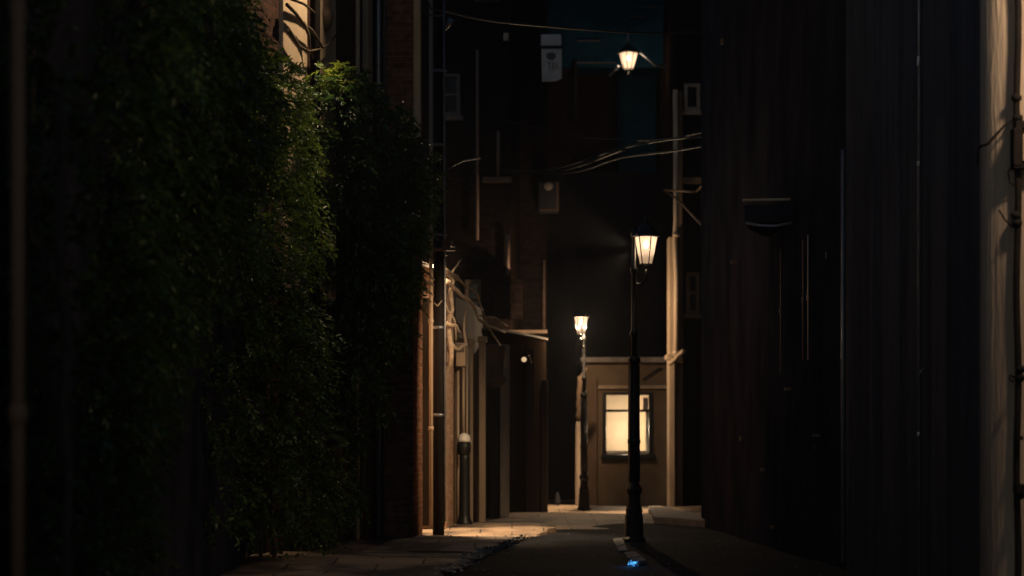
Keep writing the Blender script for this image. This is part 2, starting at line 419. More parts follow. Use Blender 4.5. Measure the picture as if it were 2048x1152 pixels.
bm = NB(); lathe(bm, [(.10, 0), (.14, .06), (.20, .10), (.20, .16), (.15, .22), (.17, .6), (.22, .68), (.10, .74)], X(988, 38.5), 38.7, Z(775, 38.6), 14); obj('capital', bm, 'stucco_dim', D)
bm = NB(); lathe(bm, [(.12, 0), (.12, .1), (.085, .16), (.075, 2.1)], X(986, 38.5), 38.6, .03, 14); obj('column', bm, 'pipe_black', D)
bm = NB(); bx(bm, X(1088, 42.4)-.10, X(1092, 42.4)+.03, 42.2, 42.5, .02, Z(760, 42.4)); bx(bm, X(1060, 41.2)-.08, X(1064, 41.2)+.04, 40.9, 41.3, .02, Z(700, 41.2)); obj('door_post', bm, 'stucco_dim', D, bevel=.01)
bm = NB(); prism(bm, [(-2.6, 38.65), (X(975, 38.7)+.02, 38.65), (X(1000, 39.2)+.03, 39.15), (X(1040, 40.4)+.03, 40.35), (X(1092, 42.6)+.04, 42.55), (-2.6, 43.65)], Z(668, 40)+.003, Z(664, 40)+.01); obj('roof_edge', bm, 'stucco_dim', D, bevel=.01)

# meter box
d = 34.9
mb = thing('meter_box', 'pale meter box on the lit wall above the bollard', 'meter box', (X(921, d), d, Z(735, d)))
bm = NB(); bx(bm, X(912, d), X(931, d), d-.10, d+.10, Z(733, d), Z(690, d)); obj('case', bm, 'stucco', mb, bevel=.015)
bm = NB(); bx(bm, X(914, d), X(929, d), d-.115, d-.103, Z(705, d), Z(694, d)); obj('dial_window', bm, 'pipe_brown', mb)
bm = NB(); bx(bm, X(911, d), X(932, d), d-.13, d+.11, Z(690, d)+.002, Z(690, d)+.03); obj('lid', bm, 'stone', mb)

# twisted vine over the outbuilding tops
def vine(name, label, specs, m='bark_pale', leaves=None):
    bm = NB()
    for pts, r in specs:
        L = [W(px, py, dd) for px, py, dd in pts]; out = []; r *= .72
        for a, b in zip(L, L[1:]):
            for k in range(2):
                p = a.lerp(b, k/2); out.append(p+Vector((random.uniform(-1, 1), random.uniform(-1, 1), random.uniform(-1, 1)))*r*.5)
        out.append(L[-1])
        tube(bm, out, [r*(1-.5*i/len(out))*random.uniform(.8, 1.2) for i in range(len(out))], 7)
    return tag(obj(name, bm, m), label, 'vine')
vine('climbing_vine', 'thick bare twisted vine climbing the lit brick corner right of the utility pole', [
    ([(899, 730, 33), (903, 690, 33), (897, 650, 33), (905, 620, 33), (900, 585, 33), (908, 560, 33.2), (893, 545, 33)], .06),
    ([(890, 560, 32.6), (905, 575, 33), (925, 590, 33.6), (945, 605, 34.5), (958, 640, 35.5)], .05),
    ([(884, 530, 32.6), (900, 545, 33), (930, 570, 34), (955, 590, 35), (965, 620, 36)], .04),
    ([(888, 640, 32.8), (900, 652, 32.8), (914, 650, 33.2), (920, 665, 33.4)], .045),
    ([(903, 690, 33), (915, 700, 33.6), (930, 690, 34), (928, 660, 34.2), (932, 620, 34.4)], .04),
    ([(884, 600, 32.6), (895, 620, 32.9), (908, 640, 33.1), (912, 680, 33.2)], .035),
    ([(905, 545, 33.3), (915, 530, 33.6), (922, 520, 33.8)], .02),
    ([(958, 640, 35.5), (975, 650, 36.5), (1010, 665, 38)], .035), ([(960, 630, 36), (990, 635, 37), (1015, 652, 38)], .022),
    ([(965, 620, 36), (972, 650, 37), (1000, 690, 38.3)], .03)])
vine('climbing_vine', 'tangle of thin bare stems between the far hedge and the utility pole', [
    ([(830, 525, 30.9), (845, 535, 31), (858, 550, 31), (868, 560, 31.2)], .03), ([(830, 545, 30.9), (842, 552, 31), (855, 566, 31), (866, 570, 31.2)], .045),
    ([(828, 600, 30.6), (840, 590, 30.9), (855, 580, 31), (866, 590, 31.2)], .03), ([(832, 520, 30.6), (848, 512, 31), (856, 525, 31)], .02),
    ([(828, 640, 30.6), (840, 610, 30.9), (838, 570, 31), (850, 540, 31)], .025), ([(884, 600, 31.9), (875, 612, 31.8), (868, 605, 31.8)], .012)])

# ------------------------------------------------------------------ utility pole
d = 32.0; px = 877
up = thing('utility_pole', 'black utility pole with a crossbar standing at the edge of the pavement', 'utility pole', (X(px, d), d, 0))
bm = NB(); tube(bm, [(X(px, d), d, 0), (X(px, d), d, 3), (X(px, d), d, 10.5)], [.082, .075, .06], 16); obj('pole', bm, 'pole', up)
xx = X(px, d)+.085
bm = NB(); tube(bm, [(xx+.012, d-.03, .2), (xx+.005, d-.03, 3), (xx-.005, d-.03, 6), (xx-.014, d-.03, 9.5)], .017, 8)
obj('conduit', bm, 'pipe_grey', up)
bm = NB()
for yy in (142, 290, 470, 655, 830): tube(bm, [(X(px, d), d, Z(yy, d)-.02), (X(px, d), d, Z(yy, d)+.02)], .083, 14)
for yy in (142, 470): tube(bm, [(xx+.008, d-.035, Z(yy, d)-.015), (xx+.008, d-.035, Z(yy, d)+.015)], .03, 10)
obj('strap', bm, 'pipe_grey', up)
bm = NB(); bx(bm, X(834, d), X(911, d), d-.16, d-.085, Z(503, d), Z(497, d)); obj('crossbar', bm, 'pipe_brown', up, bevel=.008)
bm = NB(); lathe(bm, [(.03, 0), (.035, .03), (.02, .05), (.03, .08), (.01, .11)], X(888, d), d-.12, Z(500, d)+.03, 10); lathe(bm, [(.03, 0), (.035, .03), (.02, .05), (.03, .08), (.01, .11)], X(907, d), d-.12, Z(500, d)+.03, 10)
obj('insulator', bm, 'pipe_brown', up)
bm = NB(); tube(bm, [(xx, d-.05, Z(60, d)), (xx+.07, d-.1, Z(50, d)), (xx+.10, d-.12, Z(42, d))], [.02, .035, .045], 10); obj('bracket', bm, 'pipe_grey', up)
bm = NB(); tube(bm, [W(884, 345, d), W(905, 332, d), W(925, 322, 33), W(960, 316, 35)], .012, 6); obj('wire', bm, 'cable', up)

# ------------------------------------------------------------------ round-headed bollard
d = 35.2*1.0; d = 36.0; px = 929; d = 34.6
s = F/d
bo = thing('bollard', 'dark bollard with a round head and white enamel top beside the lit wall', 'bollard', (X(px, d), d, .04))
h = Z(905, d)
bm = NB(); lathe(bm, [(.125, 0), (.125, .06), (.10, .10), (.085, .18), (.078, h-.15), (.085, h-.1), (.06, h-.04)], X(px, d), d, .03, 18); obj('post', bm, 'iron', bo)
bm = NB(); lathe(bm, [(.05, 0), (.092, .035), (.105, .09), (.108, .16), (.10, .22)], X(px-1, d), d, h-.06, 22); obj('head', bm, 'iron', bo)
bm = NB(); lathe(bm, [(.104, 0), (.10, .05), (.08, .095), (.045, .125), (.01, .135)], X(px-1, d), d, h+.163, 22); obj('cap', bm, 'white_cap', bo)

# ------------------------------------------------------------------ buildings at the back
Fb = thing('dark_brick_building', 'tall dark brick building behind the utility pole with one pale framed window', 'building', (-1, 46, 0))
d = 44
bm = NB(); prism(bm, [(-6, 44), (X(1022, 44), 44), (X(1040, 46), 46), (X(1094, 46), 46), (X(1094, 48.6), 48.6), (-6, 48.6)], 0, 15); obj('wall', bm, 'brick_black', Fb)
window(Fb, 874, 921, 148, 232, d, 'plaster')
window(Fb, 930, 962, 560, 640, d, 'stucco_dim')
for px, y0, y1, r, dd in [(997, 262, 352, .035, 43.9), (1016, 470, 550, .04, 43.9), (1088, 520, 668, .03, 45.9), (955, 100, 480, .03, 43.9)]:
    pipe_part('drainpipe', [(X(px, dd), dd, Z(y1, dd)), (X(px, dd), dd, Z(y0, dd))], r, 'pipe_brown', Fb)
bm = NB(); bx(bm, X(965, d), X(1024, d), d-.2, d-.003, Z(366, d), Z(356, d)); bx(bm, X(960, d), X(1094, d), d-.25, d-.003, Z(668, d), Z(661, d)); obj('ledge', bm, 'stucco_dim', Fb, bevel=.01)
bm = NB(); bx(bm, X(1007, d), X(1017, d), d-.12, d-.003, Z(83, d), Z(68, d)); obj('junction_box', bm, 'stone', Fb, bevel=.008)
bm = NB(); bx(bm, X(950, d), X(1000, d), d-.5, d-.003, Z(4, d), Z(-3, d)); obj('ledge', bm, 'stone', Fb)
bm = NB(); bx(bm, X(1020, 43.9), X(1045, 43.9), 43.6, 43.9, Z(640, 43.9), Z(560, 43.9)); obj('shutter', bm, 'brick_black', Fb, bevel=.01)  # shuttered opening on the dark wall

G = thing('back_building', 'tall building closing the lane, with a teal painted recess under the upper lamp', 'building', (1, 51, 0))
d = 49.5
bm = NB()
prism(bm, [(X(1060, d), d), (X(1148, d), d), (X(1148, d), 50.4), (X(1236, d), 50.4), (X(1236, d), d+.05), (X(1240, d), 51.2), (X(1060, d), 53)], 0, 15)
prism(bm, [(X(1322, d), d), (X(1368, d), d), (X(1368, d), 53), (X(1316, d), 53), (X(1316, d), 51.2)], 0, 15)
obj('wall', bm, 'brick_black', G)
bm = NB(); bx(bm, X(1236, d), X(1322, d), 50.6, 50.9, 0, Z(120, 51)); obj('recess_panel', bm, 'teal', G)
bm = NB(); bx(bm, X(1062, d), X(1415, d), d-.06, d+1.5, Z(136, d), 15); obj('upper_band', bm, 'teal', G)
bm = NB(); bx(bm, X(1096, d), X(1366, d), d-.05, d-.003, 0, Z(345, d)); obj('lower_facade', bm, 'tar', G)  # near-black sheet over the wall, standing in for the darkness there
bm = NB()
for px0, px1, yy in [(1270, 1352, 15), (1255, 1290, 34), (1340, 1368, 90), (1155, 1200, 82), (1150, 1230, 126)]:
    bx(bm, X(px0, d), X(px1, d), d-.14, d-.063, Z(yy+3, d), Z(yy, d))
obj('conduit', bm, 'slate', G)
bm = NB(); tube(bm, [W(1150, 240, d-.1), W(1150, 120, d-.1)], .05, 8); tube(bm, [W(1020, -10, d), W(1020, 720, d)], .05, 8); obj('drainpipe', bm, 'pipe_black', G)

# hanging sign
d = 43
sg = thing('hanging_sign', 'grey white two-part sign hanging high on the dark facade below the long cable', 'sign', (X(1103, d), d, Z(162, d)))
bm = NB(); bx(bm, X(1082, d), X(1123, d), d-.03, d+.02, Z(92, d), Z(69, d)); obj('top_panel', bm, 'whitepaint', sg, bevel=.02)
bm = NB()
pts = [(1083, 98), (1123, 98), (1123.5, 156), (1112, 162), (1084, 163)]
vs = [bm.verts.new(W(a, b, d-.03)) for a, b in pts]; f = bm.faces.new(vs)
r = bmesh.ops.extrude_face_region(bm, geom=[f])
for v in r['geom']:
    if isinstance(v, bmesh.types.BMVert): v.co.y += .05
obj('main_panel', bm, 'whitepaint', sg)
bm = NB(); tube(bm, [W(1080, 95, d), W(1126, 95, d)], .02, 8); tube(bm, [W(1126, 95, d), W(1126, 95, 49.4)], .02, 8); obj('arm', bm, 'iron', sg)
M['sign_ink'] = noise_mat('faded_sign_ink', (.055, .055, .065), (.08, .08, .09), 10, .7, 0)
def text_mesh(txt, size, loc, m, parent, name='lettering'):
    cu = bpy.data.curves.new(name, 'FONT'); cu.body = txt; cu.size = size; cu.extrude = .003; cu.align_x = 'CENTER'; cu.align_y = 'CENTER'; cu.offset = .001; cu.space_character = 1.25
    tmp = bpy.data.objects.new('tmp', cu); COL.objects.link(tmp)
    bpy.context.view_layer.update()
    me = bpy.data.meshes.new_from_object(tmp.evaluated_get(bpy.context.evaluated_depsgraph_get()))
    bpy.data.objects.remove(tmp); me.materials.clear(); me.materials.append(M[m])
    me.transform(Matrix.Rotation(R(90), 4, 'X'))
    o = bpy.data.objects.new(name, me); COL.objects.link(o); o.parent = parent
    o.location = Vector(loc)-parent.location
    return o
tx = text_mesh('TEI', .20, W(1105, 132, d-.036), 'sign_ink', sg); tx.scale = (.60, 1, .9)
bm = NB(); lathe(bm, [(.085, 0), (.085, .006)], 0, 0, 0, 18)
for v in bm.verts: v.co = Vector((v.co.x*1.1, v.co.z, v.co.y*.85))+W(1102, 112, d-.038)
obj('emblem', bm, 'sign_ink', sg)

# air conditioner
d = 45.8
ac = thing('air_conditioner', 'pale wall-mounted air conditioner box high on the dark brick corner', 'air conditioner', (X(1096, d), d, Z(427, d)))
bm = NB(); bx(bm, X(1077, d), X(1116, d), d-.3, d+.1, Z(427, d), Z(366, d)); obj('case', bm, 'black_wall', ac, bevel=.02)
bm = NB(); bx(bm, X(1112, d), X(1117, d), d-.315, d-.303, Z(425, d), Z(368, d)); bx(bm, X(1080, d), X(1112, d), d-.315, d-.303, Z(425, d), Z(421, d)); obj('edge_trim', bm, 'stucco_dim', ac)
bm = NB(); lathe(bm, [(.09, 0), (.09, .02), (.03, .03)], 0, 0, 0, 18)
for v in bm.verts: v.co = Vector((v.co.x, -v.co.z, v.co.y))+W(1097, 372, d-.31)
obj('fan_hub', bm, 'stone', ac)

# ------------------------------------------------------------------ little house with the lit window, closing the lane
d = 46.4
sh = thing('small_house', 'single-storey rendered house at the end of the lane with a glowing window', 'house', (X(1260, d), d, 0))
wx0, wx1, wz0, wz1 = X(1212, d), X(1298, d), Z(907, d), Z(790, d)
hx0, hx1, ht = X(1172, d), X(1338, d), Z(726, d)
bm = NB()
bx(bm, hx0, wx0, d, d+.2, 0, ht); bx(bm, wx1, hx1, d, d+.2, 0, ht); bx(bm, wx0, wx1, d, d+.2, 0, wz0); bx(bm, wx0, wx1, d, d+.2, wz1, ht)
bx(bm, hx0, hx0+.2, d+.2, d+2.4, 0, ht); bx(bm, hx1-.2, hx1, d+.2, d+2.4, 0, ht)
obj('wall', bm, noise_mat('ochre_render', (.17, .115, .07), (.25, .175, .11), 2.5, .9, .4, .02, (1, 1, .5), c3=(.13, .09, .055)), sh)
bm = NB(); bx(bm, hx0+.2, hx1-.2, d+1.5, d+1.6, 0, ht); bx(bm, hx0+.2, hx1-.2, d+.2, d+1.5, .02, .06)
obj('room_wall', bm, noise_mat('cream_wallpaper', (.72, .60, .42), (.80, .68, .50), 2, .9, 0), sh)
bm = NB(); bx(bm, X(1200, d+1.3), X(1256, d+1.3), d+1.42, d+1.49, .3, Z(770, d+1.4)); obj('inner_door', bm, noise_mat('grey_door', (.50, .44, .34), (.57, .50, .39), 3, .8, 0), sh)
bm = NB(); bx(bm, hx0-.12, hx1+.06, d-.28, d+2.5, ht+.003, ht+.11); obj('roof', bm, 'stone', sh, bevel=.02)
bm = NB(); bx(bm, X(1196, d), X(1336, d), d-.10, d-.003, Z(778, d), Z(771, d)); obj('ledge', bm, 'stucco', sh, bevel=.01)
bm = NB(); bx(bm, X(1172, d), X(1194, d), d-.16, d-.003, 0, Z(756, d)); obj('corner_pilaster', bm, 'stucco_dim', sh, bevel=.02)
w = NB(); fr = .06
bx(w, wx0-.07, wx0+.005, d-.06, d+.1, wz0-.02, wz1+.05); bx(w, wx1-.005, wx1+.07, d-.06, d+.1, wz0-.02, wz1+.05)
bx(w, wx0+.005, wx1-.005, d-.055, d+.1, wz1-.005, wz1+.05); bx(w, wx0+.005, wx1-.005, d-.05, d+.09, Z(824, d), Z(819, d))
wf = obj('window', w, 'iron', sh, bevel=.006)
bm = NB(); bx(bm, wx0-.10, wx1+.12, d-.12, d+.15, wz0-.13, wz0-.022); obj('window_sill', bm, 'iron', wf, bevel=.01)
bm = NB(); bx(bm, X(1210, d), X(1300, d), d+.02, d+.03, wz0, wz0+.055); bx(bm, X(1292, d), X(1302, d), d+.12, d+.13, wz0, Z(820, d)); obj('sash', bm, 'white_cap', wf)
bm = NB(); bx(bm, X(1286, d), X(1296, d), d-.05, d-.003, Z(822, d), Z(795, d)); obj('vent', bm, 'stone', sh)
pipe_part('wire', [W(1285, 760, d-.1), W(1305, 745, d-.1), W(1322, 735, d-.1)], .02, 'cable', sh)

cp = thing('lit_post', 'pale lit post with a dark gnarled top just left of the farther street lamp shaft', 'post', (X(1158, 44.3), 44.3, .03))
bm = NB(); dd = 44.3; lathe(bm, [(.07, 0), (.065, .1), (.06, Z(850, dd)-.1), (.05, Z(843, dd)-.05), (.02, Z(838, dd)-.03)], X(1157, dd), dd, .03, 14); obj('post', bm, 'plaster_warm', cp)
bm = NB(); tube(bm, wiggle(W(1158, 842, dd), W(1160, 752, dd), 8, .02), [.05, .06, .045, .055, .05, .06, .05, .06, .045], 8); tube(bm, wiggle(W(1160, 756, dd), W(1172, 735, dd), 3, .02), .03, 7); obj('upper_stem', bm, 'stucco_dim', cp)
# ------------------------------------------------------------------ right side corner building with lit pilaster
K = thing('corner_building', 'brown brick corner building with a lit cream pilaster, right of the glowing window', 'building', (3.3, 41, 0))
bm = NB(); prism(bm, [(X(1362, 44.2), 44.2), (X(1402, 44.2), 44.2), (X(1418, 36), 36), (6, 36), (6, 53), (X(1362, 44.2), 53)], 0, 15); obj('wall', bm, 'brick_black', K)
bm = NB(); bx(bm, X(1336, 44), X(1349, 44), 43.8, 44.3, 0, Z(475, 44)); bx(bm, X(1334, 44), X(1362, 44), 43.75, 44.4, Z(718, 44), Z(708, 44)); obj('pilaster', bm, 'stucco', K, bevel=.02)
bm = NB(); bx(bm, X(1349, 44)+.004, X(1366, 44), 44.0, 44.35, 0, Z(182, 44)); obj('corner_strip', bm, 'stucco_dim', K, bevel=.02)
pipe_part('drainpipe', [W(1352, 715, 43.7), W(1353, 560, 43.7), W(1350, 480, 43.75), W(1352, 440, 43.8), W(1351, 180, 43.9)], .05, 'pipe', K, clips=[Z(470, 43.7), Z(705, 43.7)])
bm = NB(); tube(bm, wiggle(W(1330, 715, 43.6), W(1366, 722, 43.6), 5, .02), .05, 8); tube(bm, wiggle(W(1338, 728, 43.6), W(1368, 700, 43.4), 5, .02), .045, 8); obj('cable_clamp', bm, 'stucco', K)
bm = NB()
for a, b in [((1328, 380), (1352, 396)), ((1352, 396), (1412, 458)), ((1328, 380), (1390, 384)), ((1390, 384), (1414, 366)), ((1413, 440), (1414, 462))]:
    tube(bm, wiggle(W(*a, 43.0), W(*b, 40.5 if b[0] > 1370 else 43), 4, .01), .022, 6)
obj('cable_bracket', bm, 'stucco_dim', K)
window(K, 1368, 1400, 168, 222, 44.2, 'stone', bar=False)
window(K, 1372, 1399, 545, 628, 44.2, 'stucco_dim')
bm = NB(); bx(bm, X(1366, 44), X(1402, 44), 43.9, 44.197, Z(366, 44), Z(356, 44)); obj('ledge', bm, 'stucco_dim', K)
bm = NB(); bx(bm, X(1405, 35.9), X(1417, 35.9), 35.7, 35.97, 0, 12); obj('corner_strip', bm, 'stucco_dim', K, bevel=.01)
pipe_part('drainpipe', [W(1414, 1040, 35.6), W(1414, -50, 35.6)], .035, 'pipe_brown', K)
bm = NB()
for py in (37, 82, 300): bx(bm, X(1411, 35.5), X(1420, 35.5), 35.45, 35.6, Z(py+3, 35.5), Z(py-3, 35.5))
obj('pipe_clip', bm, 'stone', K)

# ------------------------------------------------------------------ dark buildings on the right
H = thing('dark_building', 'blackened tall building on the right between the brown corner and the ribbed slate wall', 'building', (3.6, 28, 0))
hx = lambda d: 2.96+(34.5-d)*(3.40-2.96)/(34.5-23)
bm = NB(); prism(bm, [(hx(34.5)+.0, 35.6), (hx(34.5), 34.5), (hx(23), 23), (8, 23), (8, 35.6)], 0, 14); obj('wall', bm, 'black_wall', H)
def hside(px):
    lo, hi = 23, 34.5
    for _ in range(40):
        m_ = (lo+hi)/2
        if 1024+F*hx(m_)/m_ > px: lo = m_
        else: hi = m_
    return lo
for px, y0, y1, r, mm in [(1620, 470, 720, .030, 'pipe'), (1633, 700, 1090, .02, 'pipe_brown'), (1565, 500, 745, .03, 'pipe_brown'), (1668, 560, 860, .014, 'pipe_grey'), (1656, 380, 640, .02, 'pipe_grey'),
                          (1670, 120, 360, .016, 'pipe_grey'), (1628, 40, 330, .016, 'pipe_brown'), (1610, 20, 300, .014, 'pipe_grey'), (1610, 480, 720, .03, 'pipe_brown'), (1528, 640, 790, .02, 'pipe_brown'), (1450, 560, 900, .02, 'pipe_black')]:
    d = hside(px-4); x = hx(d)-.04
    x = X(px, d)
    pipe_part('drainpipe', [(x, d, Z(y1, d)), (x, d, Z(y0, d))], r, mm, H, clips=[Z((y0+y1)/2, d)])
bm = NB()
for px, py, w_, h_ in [(1472, 523, 9, 3), (1578, 778, 8, 3), (1634, 871, 7, 2.5), (1485, 877, 4, 5), (1527, 939, 4, 3), (1546, 1055, 3, 3), (1693, 898, 3, 6), (1445, 82, 3, 5)]:
    d = hside(min(px, 1690))-.15; bx(bm, X(px-w_, d), X(px+w_, d), d-.03, d+.12, Z(py+h_, d), Z(py-h_, d))
obj('wall_bracket', bm, 'stucco_dim', H, bevel=.004)
# shallow balcony
d = 29; 
bm = NB(); ba = [(2.86, 27.4), (X(1488, 26.5), 26.5), (X(1550, 26.45), 26.45), (X(1584, 26.4), 26.4), (3.6, 26.4), (3.6, 28.2), (3.1, 28.2)]
zt, zb = Z(401, 26.5), Z(446, 26.5)
prism(bm, ba, zb, zt-.05); obj('balcony', bm, 'black_wall', H, bevel=.02)
bm = NB(); tube(bm, [(x-.02, y-.03, zt) for x, y in ba[1:4]], .016, 8); obj('balcony_rail', bm, 'pipe', H)
bm = NB(); tube(bm, [(ba[1][0]+.02, ba[1][1]-.03, zb), (ba[1][0]+.18, ba[1][1]-.1, zb-.04), (ba[2][0], ba[2][1]-.05, zb-.045), (ba[3][0], ba[3][1]-.03, zb-.01)], .017, 8); obj('balcony_trim', bm, 'pipe_grey', H)
tube_d = None
# ribbed slate wall
I = thing('slate_building', 'slate grey building with vertical ribs on the right, left of the narrow black gap', 'building', (3.9, 21, 0))
ix = lambda d: X(1695, 22.8)+(22.8-d)*(X(1838, 19.8)-X(1695, 22.8))/(22.8-19.8)
bm = NB(); prism(bm, [(ix(22.8), 22.9), (ix(22.8), 22.8), (ix(19.8), 19.8), (8, 19.8), (8, 22.9)], 0, 12); obj('wall', bm, 'slate', I)
for k, (dd, r) in enumerate([(22.5, .012), (21.6, .014), (20.5, .010)]):
    bm = NB(); prism(bm, [(ix(dd)-r, dd), (ix(dd+.12)-r, dd+.12), (ix(dd+.12)+.02, dd+.12), (ix(dd)+.02, dd)], .1, 11.9); obj('rib', bm, 'slate', I, bevel=.008)
pipe_part('drainpipe', [(ix(22.85)-.03, 22.9, .1), (ix(22.85)-.03, 22.9, Z(300, 22.9))], .018, 'pipe_grey', I)
pipe_part('corner_pipe', [(X(1838, 19.7), 19.7, .1), (X(1838, 19.7), 19.7, 11)], .012, 'pipe_grey', I)
bm = NB()
for py, h_ in [(122, 9), (327, 4), (868, 4)]: tube(bm, [W(1836, py+h_, 19.6), W(1837, py-h_, 19.6)], .011, 8)
obj('pipe_clip', bm, 'white_cap', I)
bm = NB(); tube(bm, [W(1838, 752, 19.5), W(1842, 742, 19.5), W(1848, 738, 19.5), W(1853, 746, 19.6)], .009, 8); obj('hook', bm, 'pipe_grey', I)

J = thing('near_building', 'near weathered building at the right edge, its face lit warm beside a black pipe', 'building', (4.3, 17, 0))
cx_ = X(1977, 17.5); Rr = .29
arc = [(cx_+Rr-Rr*math.cos(t*math.pi/2/8)-.0, 17.5+Rr-Rr*math.sin(t*math.pi/2/8)) for t in range(9)]
bm = NB(); prism(bm, [(arc[0][0]+.02, 19.7)]+arc+[(4.9, 17.5), (4.9, 5), (8, 5), (8, 19.7)], 0, 11); 
obj('wall', bm, 'plaster_warm', J)
bm = NB(); prism(bm, [(X(1893, 18.6), 19.7), (X(1893, 18.6), 18.6), (arc[0][0]-.004, arc[0][1]+.03), (arc[0][0]+.017, 19.7)], 0, 11); obj('side_wall', bm, 'slate', J)  # unlit face: its shade comes from a darker material than the lit wall
bm = NB()
pp = [(2035+2*math.sin(i*1.1), -40+i*62, 17.45) for i in range(21)]
tube(bm, [W(*p) for p in pp], .026, 12); obj('drainpipe', bm, 'pipe_black', J)
bm = NB(); bx(bm, X(2022, 17.45), X(2040, 17.45), 17.36, 17.49, Z(334, 17.45), Z(258, 17.45)); obj('junction_box', bm, 'pipe_black', J, bevel=.01)
bm = NB(); bx(bm, X(2040, 17.45)+.003, X(2075, 17.45), 17.37, 17.48, Z(325, 17.45), Z(270, 17.45)); obj('box_cover', bm, 'stucco', J, bevel=.01)
bm = NB()
for a, b, z0, z1 in [(2028, 2070, 258, 244), (2024, 2070, 338, 330), (2028, 2046, 985, 968), (2030, 2042, 880, 872)]: bx(bm, X(a, 17.45), X(b, 17.45), 17.37, 17.49, Z(z0, 17.45), Z(z1, 17.45))
for py in (205, 245, 440, 455, 748, 765, 1000): lathe(bm, [(.01, 0), (.04, .02), (.04, .05), (.01, .07)], X(2035+random.uniform(-5, 6), 17.44), 17.44, Z(py, 17.44), 8)
obj('pipe_fitting', bm, 'pipe_black', J)
bm = NB(); tube(bm, [W(2029, 755, 17.42), W(2020, 750, 17.42), W(2019, 758, 17.42), W(2026, 764, 17.42)], .008, 6)
tube(bm, [W(2024, 330, 17.45), W(2016, 345, 17.45), W(2020, 365, 17.45), W(2034, 372, 17.45)], .006, 6)
tube(bm, [W(1998, 420, 17.42), W(2010, 440, 17.4), W(2024, 452, 17.45), W(2034, 456, 17.45)], .007, 6)
obj('loose_wire', bm, 'pipe_black', J)
bm = NB(); tube(bm, [W(1954, 330, 17.9), W(1956, 300, 17.6), W(1962, 292, 17.5), W(1975, 288, 17.45), W(1990, 272, 17.45), W(2008, 252, 17.45), W(2025, 240, 17.45), W(2036, 236, 17.45)], [.006, .009, .012, .013, .013, .009, .008, .008], 8)
obj('branch_wire', bm, 'pipe_black', J)

# near left post
lp = thing('drainpipe_post', 'blurred brown pipe standing at the far left edge in front of the hedge', 'pipe', (X(35, 9), 9, 0))
bm = NB(); tube(bm, [(X(35, 9), 9, 0), (X(35, 9), 9, 4.2)], .028, 14); obj('pipe', bm, 'rust', lp)
bm = NB(); tube(bm, [(X(35, 9), 9, 1.35), (X(35, 9), 9, 1.43)], .037, 14); obj('pipe_clip', bm, 'rust', lp)
tag(obj('tree_stem', (lambda b: (tube(b, wiggle((X(135, 10.5), 10.5, 0), (X(122, 10.5), 10.5, 2.9), 10, .02), .022, 10), b)[1])(NB()), 'bark'), 'thin brown stem rising at the left in the near hedge', 'stem')

